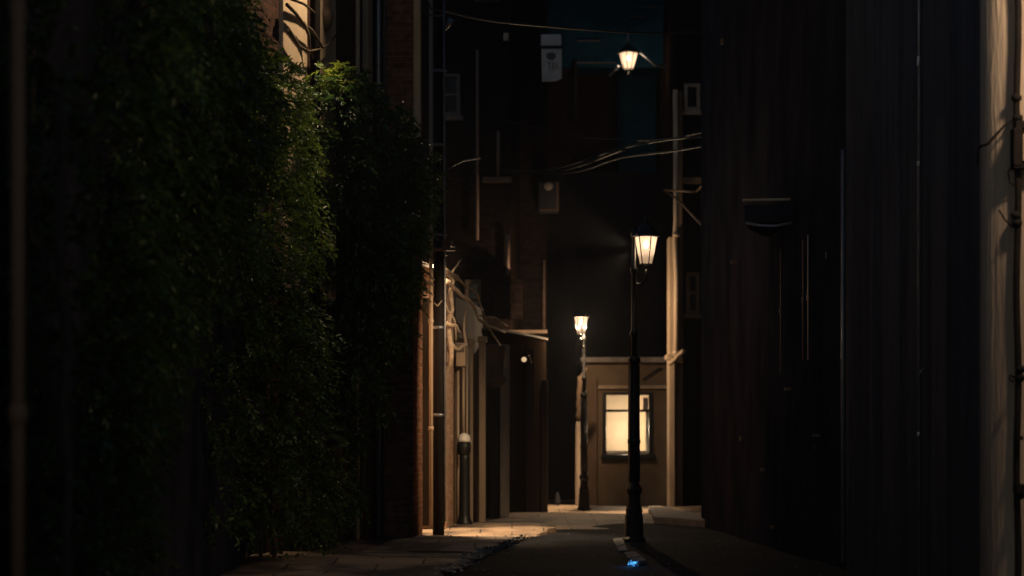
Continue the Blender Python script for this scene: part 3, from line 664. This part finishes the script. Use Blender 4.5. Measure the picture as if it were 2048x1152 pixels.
# ------------------------------------------------------------------ street lamps
WARM = (1.0, .70, .42)
M['pane'] = pane_mat('lantern_glass', (1, .62, .36), .50, 1.9, .12, .2, .07)
M['bulb'] = emit_mat('bulb', (1, .8, .55), 25)
def lantern(parent, off, s=1.0, n=6, wide=1.0, hsc=1.0, pane='pane', rot=0):
    """hexagonal tapered lantern; off = lantern foot in the parent's space"""
    ox, oy, oz = off
    rb, rt, hh = .082*s*wide, .155*s*wide, .36*s*hsc
    H_ = 'iron'
    def hexa(r, z, a0=R(30)+rot): return [Vector((r*math.cos(a0+k*2*math.pi/n), r*math.sin(a0+k*2*math.pi/n), z)) for k in range(n)]
    lo, hi = hexa(rb, 0), hexa(rt, hh)
    c = Vector((ox, oy, oz))
    hk = bpy.data.objects.new('lantern', bpy.data.meshes.new('lantern')); COL.objects.link(hk); hk.parent = parent; hk.location = c
    bm = NB()     # cage and roof
    for a, b in zip(lo, hi): tube(bm, [a, b], .008*s, 6)
    for ring in (lo, hi):
        for k in range(n): tube(bm, [ring[k], ring[(k+1) % n]], .009*s, 6)
    lathe(bm, [(.025, 0), (.025, .012)], 0, 0, -.012*s, 8)
    for k in range(0, n, 2): tube(bm, [Vector((0, 0, -.006)), lo[k]], .006*s, 5)
    bmesh.ops.recalc_face_normals(bm, faces=bm.faces); bm.to_mesh(hk.data); bm.free(); hk.data.materials.append(M[H_])
    def part(nm, bm, m):
        me = bpy.data.meshes.new(nm); bmesh.ops.recalc_face_normals(bm, faces=bm.faces); bm.to_mesh(me); bm.free(); me.materials.append(M[m])
        o = bpy.data.objects.new(nm, me); COL.objects.link(o); o.parent = hk; return o
    bm = NB()
    e, f1, f2 = hexa(rt*1.22, hh), hexa(rt*.62, hh+.125*s), hexa(rt*.16, hh+.19*s)
    rings = [[bm.verts.new(v) for v in q] for q in (hexa(rt*1.02, hh-.004), hexa(rt*1.22, hh-.006), hexa(rt*1.22, hh+.012), f1, f2)]
    for a, b in zip(rings, rings[1:]):
        for k in range(n): bm.faces.new((a[k], a[(k+1) % n], b[(k+1) % n], b[k]))
    bm.faces.new(rings[0]); bm.faces.new(rings[-1])
    part('roof', bm, H_)
    bm = NB(); lathe(bm, [(.028, 0), (.03, .02), (.012, .035), (.022, .055), (.010, .07), (.014, .085), (.003, .12)], 0, 0, hh+.188*s, 12); part('finial', bm, H_)
    bm = NB()
    for k in range(n):
        a, b, c2, d2 = lo[k]*1, lo[(k+1) % n]*1, hi[(k+1) % n]*1, hi[k]*1
        vs = [bm.verts.new(Vector((v.x*.97, v.y*.97, v.z+.004))) for v in (a, b, c2, d2)]; bm.faces.new(vs)
    bmid = part('glass', bm, pane); 
    for v in bmid.data.vertices: v.co.z -= hh*.62
    bmid.location = (0, 0, hh*.62)
    bm = NB(); lathe(bm, [(.012, -.05), (.028, -.03), (.034, 0), (.026, .03), (.01, .045)], 0, 0, hh*.72, 12); part('bulb', bm, 'bulb')
    bm = NB(); lathe(bm, [(.02, -.06*s), (.06, -.045*s), (.012, -.03*s), (.02, 0)], 0, 0, -.06*s, 10); part('foot', bm, H_)
    return hk

def point(name, loc, power, col, rad=.05, parent=None):
    l = bpy.data.lights.new(name, 'POINT'); l.energy = power; l.color = col; l.shadow_soft_size = rad
    o = bpy.data.objects.new(name, l); COL.objects.link(o); o.location = loc
    if parent: o.parent = parent
    return o
def spot(name, loc, target, power, col, size, blend=.5, rad=.05, parent=None):
    l = bpy.data.lights.new(name, 'SPOT'); l.energy = power; l.color = col; l.spot_size = R(size); l.spot_blend = blend; l.shadow_soft_size = rad
    o = bpy.data.objects.new(name, l); COL.objects.link(o)
    v = Vector(target)-Vector(loc); o.rotation_euler = v.to_track_quat('-Z', 'Y').to_euler()
    if parent: o.parent = parent; o.location = Vector(loc)-parent.location
    else: o.location = loc
    return o

def street_lamp(label, loc, power, arm=(.165, 0), rot=0):
    t = thing('street_lamp', label, 'street lamp', loc, None)
    def P(nm, bm, m='iron'): 
        me = bpy.data.meshes.new(nm); bmesh.ops.recalc_face_normals(bm, faces=bm.faces); bm.to_mesh(me); bm.free(); me.materials.append(M[m])
        o = bpy.data.objects.new(nm, me); COL.objects.link(o); o.parent = t; return o
    bm = NB(); lathe(bm, [(.15, 0), (.15, .05), (.125, .08), (.118, .34), (.105, .38), (.112, .42), (.085, .50), (.082, .62), (.105, .66), (.105, .70), (.07, .76), (.06, .80)], 0, 0, 0, 12, False); P('base', bm)
    bm = NB(); lathe(bm, [(.078, .79), (.074, 1.2), (.074, 1.28), (.085, 1.30), (.085, 1.34), (.070, 1.36), (.066, 2.33), (.082, 2.35), (.082, 2.40), (.042, 2.43)], 0, 0, 0, 16)
    for k in range(8):
        a = k*math.pi/4; tube(bm, [(math.cos(a)*.072, math.sin(a)*.072, .85), (math.cos(a)*.066, math.sin(a)*.066, 2.3)], .009, 5)
    P('shaft', bm)
    bm = NB(); lathe(bm, [(.040, 2.42), (.036, 2.68), (.055, 2.70), (.055, 2.74), (.036, 2.76), (.030, 3.50), (.048, 3.53), (.048, 3.57), (.028, 3.6), (.024, 3.98), (.04, 4.0), (.03, 4.05), (.008, 4.12)], 0, 0, 0, 14); P('upper_post', bm)
    bm = NB()
    ax, ay = arm
    tube(bm, [(0, 0, 3.40), (ax*.35, ay*.35, 3.36), (ax*.8, ay*.8, 3.40), (ax, ay, 3.46), (ax, ay, 3.56)], .012, 8)
    tube(bm, [(0, 0, 4.0), (ax*.3, ay*.3, 4.03), (ax*.7, ay*.7, 4.01)], .010, 8)
    P('arm', bm)
    lan = lantern(t, (ax, ay, 3.62), rot=rot)
    point('lamp_light', (0, 0, .16), power, WARM, .045, lan)
    return t
d1 = 29.6
sl1 = street_lamp('nearer black street lamp with a six-sided lantern, standing in front of the glowing window', (X(1268, d1), d1, 0), 60, arm=(.155, -.02), rot=R(22))
sl2 = street_lamp('farther street lamp with a small glowing lantern, left of the small house', (X(1168, 43.2), 43.2, .03), 2300, arm=(-.07, -.2), rot=R(22))
spot('reflector_light', (X(1268, d1)-.06, d1+.0, 3.78), (-.85, 32.4, 1.5), 760, WARM, 70, .8, .05, sl1)  # extra spot added beside the lantern to brighten the left walls and pavement
spot('back_reflector_light', (X(1268, d1)-.06, d1-.12, 3.85), (-1.75, 24.0, 4.5), 620, (1, .76, .46), 30, .9, .05, sl1)  # second added spot, aimed to rim the hedge edge with light
sl2.scale = (.84, .84, .92)
sl1['group'] = sl2['group'] = 'black post lamps in the lane'

# upper bracket lamp
d = 48.2
ul = thing('bracket_lamp', 'broad glowing lamp on a stayed bracket high on the back building', 'wall lamp', (X(1257, d), d, Z(138, d)))
M['pane_up'] = pane_mat('upper_lamp_glass', (1, .62, .36), .9, 2.2, .25, .25, 0)
lantern(ul, (0, 0, 0), 1.0, 8, 1.32, .93, 'pane_up')
bm = NB(); tube(bm, [W(1237, 132, d-.03), W(1219, 152, d+.2)], .028, 8); tube(bm, [W(1276, 100, d), W(1310, 130, d), W(1328, 134, d+.2), W(1348, 152, d+1)], .03, 8); tube(bm, [W(1328, 134, d+.2), W(1350, 126, d+1.1)], .03, 8)
tube(bm, [W(1257, 88, d), W(1257, 70, d), W(1257, 62, d+1.2)], .03, 8)
obj('stay', bm, 'pipe_grey', ul)
point('lamp_light', (0, -.02, .16), 70, (1, .72, .45), .06, ul)

# small globe light on the left wall
d = 40.2
gl = thing('globe_light', 'tiny round globe light on the brown outbuilding wall', 'wall lamp', (X(1048, d), d, Z(719, d)))
bm = NB(); bmesh.ops.create_icosphere(bm, subdivisions=3, radius=.045)
for v in bm.verts: v.co += Vector((X(1048, d), d, Z(719, d)))
for f in bm.faces: f.smooth = True
obj('globe', bm, emit_mat('globe_glass', (1, .68, .38), .75), gl)
bm = NB(); tube(bm, [W(1050, 716, d+.03), W(1058, 712, d+.2), W(1062, 726, d+.35)], .02, 8); obj('bracket', bm, 'stucco_dim', gl)

# hooded wall lamps outside the picture that light the pilasters and the near right wall
def hooded(label, wallpt, headpt, target, power, size, col=WARM, blend=.6, rad=.05):
    t = thing('wall_lamp', label, 'wall lamp', headpt)
    hp, wp_ = Vector(headpt), Vector(wallpt)
    bm = NB(); tube(bm, [wp_, wp_.lerp(hp, .5)+Vector((0, 0, .25)), hp+Vector((0, 0, .22)), hp+Vector((0, 0, .12))], .018, 8); obj('arm', bm, 'iron', t)
    bm = NB(); seg = 18; v = (Vector(target)-hp).normalized(); q = v.to_track_quat('-Z', 'Y').to_matrix()
    rings = []
    for r, h_ in [(.20, -.02), (.19, 0), (.15, .06), (.07, .12), (.03, .18)]:
        rings.append([bm.verts.new(hp+q @ Vector((r*math.cos(k*2*math.pi/seg), r*math.sin(k*2*math.pi/seg), h_))) for k in range(seg)])
    for a, b in zip(rings, rings[1:]):
        for k in range(seg): bm.faces.new((a[k], a[(k+1) % seg], b[(k+1) % seg], b[k]))
    bm.faces.new(rings[-1]); obj('shade', bm, 'iron', t)
    bm = NB(); bmesh.ops.create_icosphere(bm, subdivisions=2, radius=.03)
    for x_ in bm.verts: x_.co += hp+q @ Vector((0, 0, .04))
    obj('bulb', bm, 'bulb', t)
    spot('lamp_light', hp+q @ Vector((0, 0, -.03)), target, power, col, size, blend, rad, t)
    return t
hooded('hooded lamp on the tall brick building above the hedges', (-2.5, 26.4, 8.3), (-1.35, 26.3, 8.7), (-2.6, 25.9, 7.3), 900, 80, (1, .74, .46))
hooded('hooded lamp on the near building at the right', (4.9, 15.7, 5.6), (4.62, 15.8, 5.4), (4.0, 17.5, 2.6), 330, 120, (1, .72, .48), .6, .15)
hooded('hooded lamp on the near building pointing across at the nearest hedge', (4.9, 11.0, 5.2), (4.45, 11.0, 4.9), (-2.4, 14.3, 3.9), 230, 40, (1, .76, .52))  # unseen lamp put in only to lift the nearest leaves
d = 32.35
pl = thing('pole_lamp', 'small hooded lamp fixed behind the utility pole, lighting the brick corner', 'lamp', (X(880, d), d, 3.9))
bm = NB(); lathe(bm, [(.10, 0), (.095, .015), (.05, .09), (.02, .11)], X(880, d), d, 3.96, 14); tube(bm, [(X(880, d), d, 4.06), (X(877, d), 32.05, 4.1)], .012, 6); obj('shade', bm, 'iron', pl)
bm = NB(); bmesh.ops.create_icosphere(bm, subdivisions=2, radius=.02, matrix=Matrix.Translation((X(880, d), d, 3.97))); obj('bulb', bm, 'bulb', pl)
point('lamp_light', (0, 0, .02), 40, WARM, .04, pl)
spot('reflector_light', (X(880, d), d, 3.93), (X(915, d), d-1.0, 0), 1500, WARM, 72, .7, .05, pl)  # spot added to this lamp to light the ground below
# lit room
point('room_light', (X(1258, 46.9), 46.95, Z(858, 46.9)), 60, (1, .76, .50), .08, None)
bpy.data.objects['room_light'].parent = sh; bpy.data.objects['room_light'].location -= sh.location

# ------------------------------------------------------------------ cables
def cable(label, pts, r):
    bm = NB(); L = [W(*p) for p in pts]; out = []
    for i in range(len(L)-1):
        p0, p1, p2, p3 = L[max(i-1, 0)], L[i], L[i+1], L[min(i+2, len(L)-1)]
        for k in range(8):
            t = k/8
            out.append(.5*((2*p1)+(p2-p0)*t+(2*p0-5*p1+4*p2-p3)*t*t+(3*p1-p0-3*p2+p3)*t**3))
    out.append(L[-1]); tube(bm, out, r, 7)
    return tag(obj('overhead_cable', bm, 'cable'), label, 'cable', 'cables strung across the lane')
cable('long overhead cable sagging from the utility pole across the top of the lane', [(884, 20, 32), (950, 36, 32.5), (1020, 46, 33), (1160, 58, 34), (1290, 66, 35), (1414, 64, 35.6)], .015)
cable('thin faint cable just under the window level between the facades', [(1005, 240, 43.8), (1100, 262, 42), (1180, 275, 40), (1290, 281, 38), (1345, 277, 37), (1414, 262, 35.6)], .012)
for i, (pts, r, lb) in enumerate([([(1008, 341, 43.8), (1080, 342, 42), (1150, 326, 40.5), (1240, 297, 39), (1330, 280, 37), (1414, 272, 35.6)], .02, 'upper strand of the cable bundle in the middle of the lane'),
                 ([(1008, 344, 43.8), (1090, 345, 42), (1160, 330, 40.5), (1230, 304, 39), (1250, 298, 38.8)], .03, 'short thick strand of the middle cable bundle'),
                 ([(1090, 350, 42), (1160, 342, 40.5), (1240, 316, 39), (1340, 303, 37), (1414, 291, 35.6)], .016, 'lowest thin cable under the middle bundle')]):
    cable(lb, pts, r)
# tangled wires at the pole top
bm = NB()
for pts in [[(800, 30), (825, 35), (845, 15), (850, -5)], [(845, 10), (853, 28), (866, 32), (884, 30)], [(855, -4), (862, 18), (884, 22)], [(826, 45), (832, 60), (840, 80), (838, 100)]]:
    tube(bm, [W(a, b, 31.0+.4*random.random()) for a, b in pts], .014, 6)
tag(obj('wire_tangle', bm, 'stucco_dim'), 'tangle of pale wires at the top of the utility pole', 'wires')

# ------------------------------------------------------------------ kerb stones, blue light, pebbles
ks = [[(1226, 1078), (1247, 1076), (1250, 1088), (1234, 1094)], [(1233, 1095), (1250, 1089), (1256, 1101), (1238, 1101.5)], [(1248, 1105), (1270, 1103), (1283, 1112), (1256, 1117)], [(1258, 1118), (1284, 1113), (1293, 1121), (1276, 1124)]]
def groundpt(px, py, z=0):
    d = F*(CAMH-z)/(py-HOR); return (X(px, d), d)
labs = ['pale kerb stone beside the nearer lamp base', 'small pale kerb stone in the middle of the broken row', 'large pale kerb stone just beyond the blue glow', 'pale kerb stone touching the blue glow']
for q, lb in zip(ks, labs):
    bm = NB(); prism(bm, [groundpt(a, b, .03) for a, b in q], -.02, .035); tag(obj('kerb_stone', bm, 'kerbstone', bevel=.008), lb, 'kerb stone', 'broken kerb stones by the lamp')
bm = NB(); c = groundpt(1262, 1126, .02)
for i in range(46):
    px, py = 1264+random.gauss(0, 5), 1127+random.gauss(0, 1.6); g_ = groundpt(px, py, .02)
    bmesh.ops.create_icosphere(bm, subdivisions=1, radius=random.uniform(.003, .008), matrix=Matrix.Translation((g_[0], g_[1], random.uniform(.015, .035))))
bl = obj('blue_light', bm, emit_mat('blue_glow', (.07, .42, 1.0), .9), None)
tag(bl, 'small sparkling blue light lying on the road by the broken kerb', 'light')
point('glow', (0, 0, .05), 1.0, (.05, .35, 1), .03, bl)
bm = NB(); a, b = groundpt(1272, 1131, 0), groundpt(1297, 1130, 0); tube(bm, [(a[0], a[1], .02), (b[0], b[1], .02)], .008, 6)
tag(obj('metal_strip', bm, 'pipe_grey'), 'thin metal strip lying right of the blue light', 'strip')
# rubble along the broken pavement edge
bm = NB()
for i in range(420):
    y = random.uniform(22, 30.5); x = edge_x(y)+random.gauss(.02, .06); r = random.uniform(.008, .03)
    m_ = Matrix.Translation((x, y, random.choice([.03, .045, .06])+r*.2)) @ Matrix.Rotation(random.random()*6, 4, 'Z') @ Matrix.Diagonal((r, r*random.uniform(.5, 1), r*.6, 1))
    bmesh.ops.create_icosphere(bm, subdivisions=1, radius=1, matrix=m_)
for v in bm.verts: v.co += Vector((random.uniform(-1, 1), random.uniform(-1, 1), random.uniform(-1, 1)))*.003
o = obj('rubble', bm, 'kerbstone'); o['kind'] = 'stuff'; tag(o, 'loose rubble along the broken edge of the flagstones', 'rubble')
bm = NB()
for i in range(260):
    y = random.uniform(20, 34); x = random.uniform(-1.9, 3); r = random.uniform(.004, .011)
    zz = pav_h(x, y) if x < edge_x(y) else .01
    bmesh.ops.create_icosphere(bm, subdivisions=1, radius=r, matrix=Matrix.Translation((x, y, zz+r*.4)))
o = obj('grit', bm, 'kerbstone'); o['kind'] = 'stuff'; tag(o, 'scattered grit on the pavement and road', 'grit')
# right kerb slab lit near the corner building
bm = NB(); prism(bm, [(X(1300, 37.5), 36.4), (X(1412, 34.8), 34.9), (X(1416, 35.5), 35.9), (X(1395, 38), 38.4), (X(1330, 42), 42.6), (X(1300, 42), 42.6)], -.02, .13)
struct(obj('kerb', bm, 'stone', bevel=.03))
for px, py, r in [(1400, 1052, .09), (1412, 1056, .07), (1390, 1048, .05)]:
    dd = F*CAMH/(py-HOR+6)
# door weight in the dark passage
bm = NB(); d = 45; lathe(bm, [(.06, 0), (.07, .1), (.04, .2), (.02, .28)], X(1115, d), d, .06, 10)
tag(obj('waste_bag', bm, 'slate'), 'small dim bag left in the dark passage', 'bag')

# ------------------------------------------------------------------ foliage
def leaves_mesh(name, C0, Dr, N0, L, Wd, m, parent):
    """vectorised leaves: base points C0, direction Dr, normal N0, length L, width Wd; each leaf two folded quads"""
    n = len(C0); Dr = Dr/np.linalg.norm(Dr, axis=1, keepdims=True)
    Sd = np.cross(Dr, N0); Sd /= np.linalg.norm(Sd, axis=1, keepdims=True)+1e-9
    Nn = np.cross(Sd, Dr)
    L = L[:, None]; Wd = Wd[:, None]
    v = np.empty((n, 6, 3))
    v[:, 0] = C0; v[:, 1] = C0+Dr*L*.3+Sd*Wd*.5+Nn*Wd*.18; v[:, 2] = C0+Dr*L*.72+Sd*Wd*.36+Nn*Wd*.10-Nn*L*.05
    v[:, 3] = C0+Dr*L-Nn*L*.14; v[:, 4] = C0+Dr*L*.72-Sd*Wd*.36+Nn*Wd*.10-Nn*L*.05; v[:, 5] = C0+Dr*L*.3-Sd*Wd*.5+Nn*Wd*.18
    org = np.array(parent.location)
    v -= org
    me = bpy.data.meshes.new(name); me.vertices.add(n*6); me.vertices.foreach_set('co', v.reshape(-1))
    idx = np.arange(n)[:, None]*6+np.array([0, 1, 2, 3, 0, 3, 4, 5])[None]
    me.loops.add(n*8); me.loops.foreach_set('vertex_index', idx.reshape(-1).astype(np.int32))
    me.polygons.add(n*2); me.polygons.foreach_set('loop_start', (np.arange(n*2)*4).astype(np.int32)); me.polygons.foreach_set('loop_total', np.full(n*2, 4, np.int32))
    me.update(); me.validate(); me.materials.append(M[m])
    o = bpy.data.objects.new(name, me); COL.objects.link(o); o.parent = parent
    return o

def sprig_field(blobs, dens, leaf=.06, out=.22):
    """blobs: (centre, (rx,ry,rz)); returns leaves on sprigs growing from the blob surfaces, and the stems"""
    cs = np.array([b[0] for b in blobs]); rs = np.array([b[1] for b in blobs])
    P = []; Nr = []
    for i, (c, r, *k) in enumerate(blobs):
        kd = k[0] if k else 1
        area = 4*math.pi*((r[0]*r[1])**1.6/3+(r[0]*r[2])**1.6/3+(r[1]*r[2])**1.6/3)**(1/1.6)
        n = int(area*dens*kd); u = rng.normal(size=(n, 3)); u /= np.linalg.norm(u, axis=1, keepdims=True)
        lump = 1+.10*np.sin(u[:, 0]*7+i)*np.sin(u[:, 2]*8+i*2)+.07*np.sin(u[:, 1]*13+u[:, 2]*11)
        shell = rng.uniform(.80, 1.0, n)*lump
        p = np.array(c)+u*np.array(r)*shell[:, None]
        keep = np.ones(n, bool)
        for j in range(len(blobs)):
            if j != i:
                q = (p-cs[j])/rs[j]; keep &= (q**2).sum(1) > .72
        keep &= (u[:, 1] < .55) | (rng.random(n) < .3)
        keep &= p[:, 2] > .03
        nn = u/np.array(r); nn /= np.linalg.norm(nn, axis=1, keepdims=True)
        P.append(p[keep]); Nr.append(nn[keep])
    P = np.concatenate(P); Nr = np.concatenate(Nr); n = len(P)
    D0 = Nr+np.array([0, 0, -.15])+rng.normal(scale=.55, size=(n, 3)); D0 /= np.linalg.norm(D0, axis=1, keepdims=True)
    Ln = out*rng.uniform(.4, 1.25, n)
    C0, DD, NN, LL = [], [], [], []
    K = 9
    side = np.cross(D0, np.array([0, 0, 1.])+.3*rng.normal(size=(n, 3))); side /= np.linalg.norm(side, axis=1, keepdims=True)+1e-9
    for k in range(K):
        t = (k+1)/K
        base = P+D0*(Ln*t)[:, None]+np.array([0, 0, -1.])*(Ln*t*t*.45)[:, None]
        sg = 1 if k % 2 else -1
        dr = D0*.75+side*sg*(1.0 if k < K-1 else 0)+np.array([0, 0, -.45*t])+rng.normal(scale=.28, size=(n, 3))
        C0.append(base); DD.append(dr); NN.append(np.cross(side, D0)+rng.normal(scale=.35, size=(n, 3))+np.array([0, 0, .3])); LL.append(leaf*rng.uniform(.6, 1.15, n)*(1-.25*abs(t-.5)))
    return np.concatenate(C0), np.concatenate(DD), np.concatenate(NN), np.concatenate(LL), P, D0, Ln

def stems_mesh(parent, trunks, m='bark'):
    bm = NB()
    for pts, r in trunks: tube(bm, pts, [r*(1-.6*i/len(pts)) for i in range(len(pts))], 7)
    return obj('stem', bm, m, parent)

def hedge(name, label, spec, dens, leaf, out, m, base, shift=0):
    t = thing(name, label, 'hedge', base, 'hedges along the left wall')
    blobs = []
    for s in spec:
        px, py, dd, r = s[:4]
        if shift and px > 535 and py < 660: px -= shift
        k = s[4] if len(s) > 4 else 1; rz = s[5] if len(s) > 5 else r
        blobs.append((tuple(W(px, py, dd)), (r, r*1.0, rz), k))
    C0, DD, NN, LL, P, D0, Ln = sprig_field(blobs, dens, leaf, out)
    leaves_mesh('foliage', C0, DD, NN, LL, LL*rng.uniform(.42, .6, len(LL)), m, t)
    # twigs that carry the leaves (every few of them) and main stems
    bm = NB()
    for i in range(0, len(P), 3):
        a = Vector(P[i]); dd_ = Vector(D0[i]); l = Ln[i]
        tube(bm, [a-dd_*.12, a+dd_*l*.5+Vector((0, 0, -l*.11)), a+dd_*l+Vector((0, 0, -l*.45))], [.005, .003, .0015], 3, False)
    obj('twigs', bm, 'bark', t)
    tr = []
    for (c, r, *k) in blobs[::2]:
        g0 = Vector((min(base[0], c[0]-.35)+random.uniform(-.1, .1), c[1]+random.uniform(-.3, .3), 0)); tr.append((wiggle(g0, Vector(c)+Vector((-.25, .1, 0)), 9, .05), .022))
    stems_mesh(t, tr)
    return t, (P, D0)

hedge('leafy_hedge', 'nearest hedge, large and blurred, filling the left of the picture', [
    (310, -90, 18.5, .75), (300, 60, 17.5, .72), (360, 110, 18.8, .60), (250, 40, 15.5, .72), (150, 60, 12.5, .6), (420, 230, 19.3, .55), (330, 230, 17.5, .66), (230, 230, 15.5, .66), (130, 220, 12.5, .5), (425, 330, 19.3, .46),
    (330, 400, 17.5, .56), (240, 430, 15.5, .60), (140, 400, 12.8, .5), (380, 450, 18.4, .42), (300, 560, 16.8, .46), (210, 620, 15, .5), (130, 590, 12.6, .44), (330, 620, 17.2, .28),
    (270, 720, 16, .36), (190, 790, 14.6, .42), (120, 790, 12.5, .4), (240, 850, 15.2, .28), (200, 940, 14.6, .34), (230, 1010, 15, .22), (130, 1000, 12.6, .42), (190, 1080, 14.2, .32)],
    100, .066, .19, 'leaf1', (-2.4, 16, 0))
hedge('leafy_hedge', 'sharp bright-edged hedge in the middle of the left side, its leaf tips lit yellow green', [
    (385, 75, 22.3, .5), (455, 140, 22.8, .42), (515, 200, 23.4, .44), (465, 240, 22.6, .5), (560, 225, 24, .28), (580, 235, 24.2, .36), (560, 310, 24, .46), (480, 340, 22.6, .5), (612, 330, 24.4, .24), (570, 400, 24, .40), (500, 440, 22.6, .48),
    (610, 475, 24.3, .32), (560, 500, 24, .4), (580, 570, 24, .34), (530, 560, 23, .40), (570, 640, 23.8, .36), (615, 665, 24.2, .24), (540, 700, 23.4, .4), (590, 740, 23.8, .32), (540, 820, 23.2, .4, .8), (600, 810, 23.8, .26, .8),
    (620, 900, 23.8, .32, .8), (570, 900, 23.6, .36, .8), (650, 975, 24, .24, .8), (590, 990, 23.6, .36, .8), (650, 1050, 24, .22, .6), (500, 620, 22.6, .4, .7), (500, 800, 22.6, .45, .7), (500, 960, 22.6, .45, .7),
    (440, 500, 21, .4, .6), (420, 640, 21, .45, .6), (400, 800, 20.5, .45, .6), (400, 960, 20.5, .45, .6)],
    105, .070, .22, 'leaf1', (-2.4, 23, 0), 26)
hedge('leafy_hedge', 'farther dark hedge against the brick pier, just left of the utility pole', [
    (660, 215, 26.6, .40), (700, 230, 27, .46), (735, 275, 27.6, .48), (680, 330, 26.8, .55), (775, 310, 28.3, .42), (813, 345, 28.8, .34), (838, 370, 29.1, .22), (770, 420, 28.2, .5), (833, 440, 29.1, .2), (710, 470, 27.2, .6), (800, 510, 28.8, .28),
    (700, 600, 27, .55, .8), (750, 560, 28, .45), (790, 580, 28.9, .26), (740, 650, 28, .45, .7), (680, 740, 27, .45, .6), (775, 650, 28.8, .22, .7), (720, 790, 27.6, .3, .5), (665, 880, 26.8, .35, .6), (690, 980, 27, .24, .5), (640, 1040, 26.2, .3, .5)],
    95, .074, .21, 'leaf2', (-2.0, 27.5, 0))
# fresh shoots standing off the hedge tops
def shoots(label, pts, m, leaf=.07, base=None):
    bs = [(tuple(W(px, py, dd)), (r, r, r), 1) for px, py, dd, r in pts]
    b0 = Vector(bs[0][0]); t = thing('young_shoots', label, 'shoots', (b0.x, b0.y, b0.z-.3), 'fresh shoots on the hedge tops')
    C0, DD, NN, LL, P, D0, Ln = sprig_field(bs, 150, leaf, .16)
    leaves_mesh('leaves', C0, DD, NN, LL, LL*.45, m, t)
    bm = NB()
    for (c, r, _) in bs: tube(bm, wiggle(Vector(c)+Vector((-.1, 0, -.35)), Vector(c)+Vector((.03, 0, .05)), 4, .02), [.008, .007, .006, .005, .003], 5)
    obj('stem', bm, 'bark', t)
shoots('bright young shoots at the notch between the two rear hedges', [(650, 150, 26.5, .09), (680, 148, 26.7, .10), (665, 160, 26.5, .10), (695, 140, 26.8, .05)], 'leaf_young')
shoots('single pale shoot on top of the farther hedge', [(818, 232, 28.8, .035)], 'leaf_young')
shoots('leafy shoot hanging off the right edge of the farther hedge by the pole', [(862, 360, 29.6, .09), (868, 330, 29.6, .08), (862, 400, 29.8, .09), (850, 440, 29.8, .1), (845, 480, 30, .06)], 'leaf1')
shoots('trailing ivy at the foot of the twisted stems beside the brick pier', [(830, 600, 30.1, .06), (829, 640, 30.1, .05), (834, 560, 30.1, .07)], 'leaf1')
shoots('sprigs arching from the top of the near hedge into the dark', [(480, 20, 22, .07), (500, 26, 22, .04), (520, 42, 22.2, .04), (475, 5, 22, .05)], 'leaf_young', .055)
shoots('tiny green weed at the base of the lit outbuilding', [(905, 1053, 34.3, .06)], 'leaf_young', .05)
shoots('faint leaves of a creeper low on the dark wall between hedge and pier', [(735, 730, 28.5, .12), (745, 770, 28.5, .08), (715, 880, 28.3, .08)], 'leaf2')

# ------------------------------------------------------------------ world, moon, camera
w = bpy.data.worlds.new('World'); S.world = w; w.use_nodes = True
n, l = w.node_tree.nodes, w.node_tree.links
sky = n.new('ShaderNodeTexSky'); sky.sky_type = 'NISHITA'; sky.sun_disc = False; sky.sun_elevation = R(8); sky.sun_rotation = R(200)
mx = n.new('ShaderNodeMixRGB'); mx.blend_type = 'MULTIPLY'; mx.inputs[0].default_value = 1; mx.inputs[2].default_value = (.52, .70, 1, 1)
l.new(sky.outputs[0], mx.inputs[1]); l.new(mx.outputs[0], n['Background'].inputs[0]); n['Background'].inputs[1].default_value = .05
sun = bpy.data.lights.new('moon', 'SUN'); sun.energy = .004; sun.angle = R(.5); sun.color = (.6, .75, 1)
so = bpy.data.objects.new('moon', sun); COL.objects.link(so); so.rotation_euler = (R(40), 0, R(-25)); so.location = (0, 0, 30)

cam = bpy.data.cameras.new('camera'); co = bpy.data.objects.new('camera', cam); COL.objects.link(co)
co.location = (0, 0, CAMH); co.rotation_euler = (R(90), 0, 0)
cam.sensor_width = 36; cam.lens = F/2048*36; cam.shift_y = (HOR-576)/2048; cam.clip_end = 2000
cam.dof.use_dof = True; cam.dof.focus_distance = 25.5; cam.dof.aperture_fstop = cam.lens/1000/.052; cam.dof.aperture_blades = 8
S.camera = co
hm = bpy.data.materials.new('haze'); hm.use_nodes = True; hn = hm.node_tree.nodes; hn.remove(hn['Principled BSDF'])
pv = hn.new('ShaderNodeVolumePrincipled'); pv.inputs['Density'].default_value = .0007; pv.inputs['Color'].default_value = (.85, .9, 1, 1); pv.inputs['Anisotropy'].default_value = .3
hm.node_tree.links.new(pv.outputs[0], hn['Material Output'].inputs['Volume']); M['haze'] = hm
bm = NB(); bx(bm, -320, 320, -160, 460, -1.1, 16); hz = obj('haze', bm, 'haze'); hz['kind'] = 'stuff'
S.view_settings.view_transform = 'Standard'; S.view_settings.look = 'None'; S.view_settings.exposure = 0; S.view_settings.gamma = 1
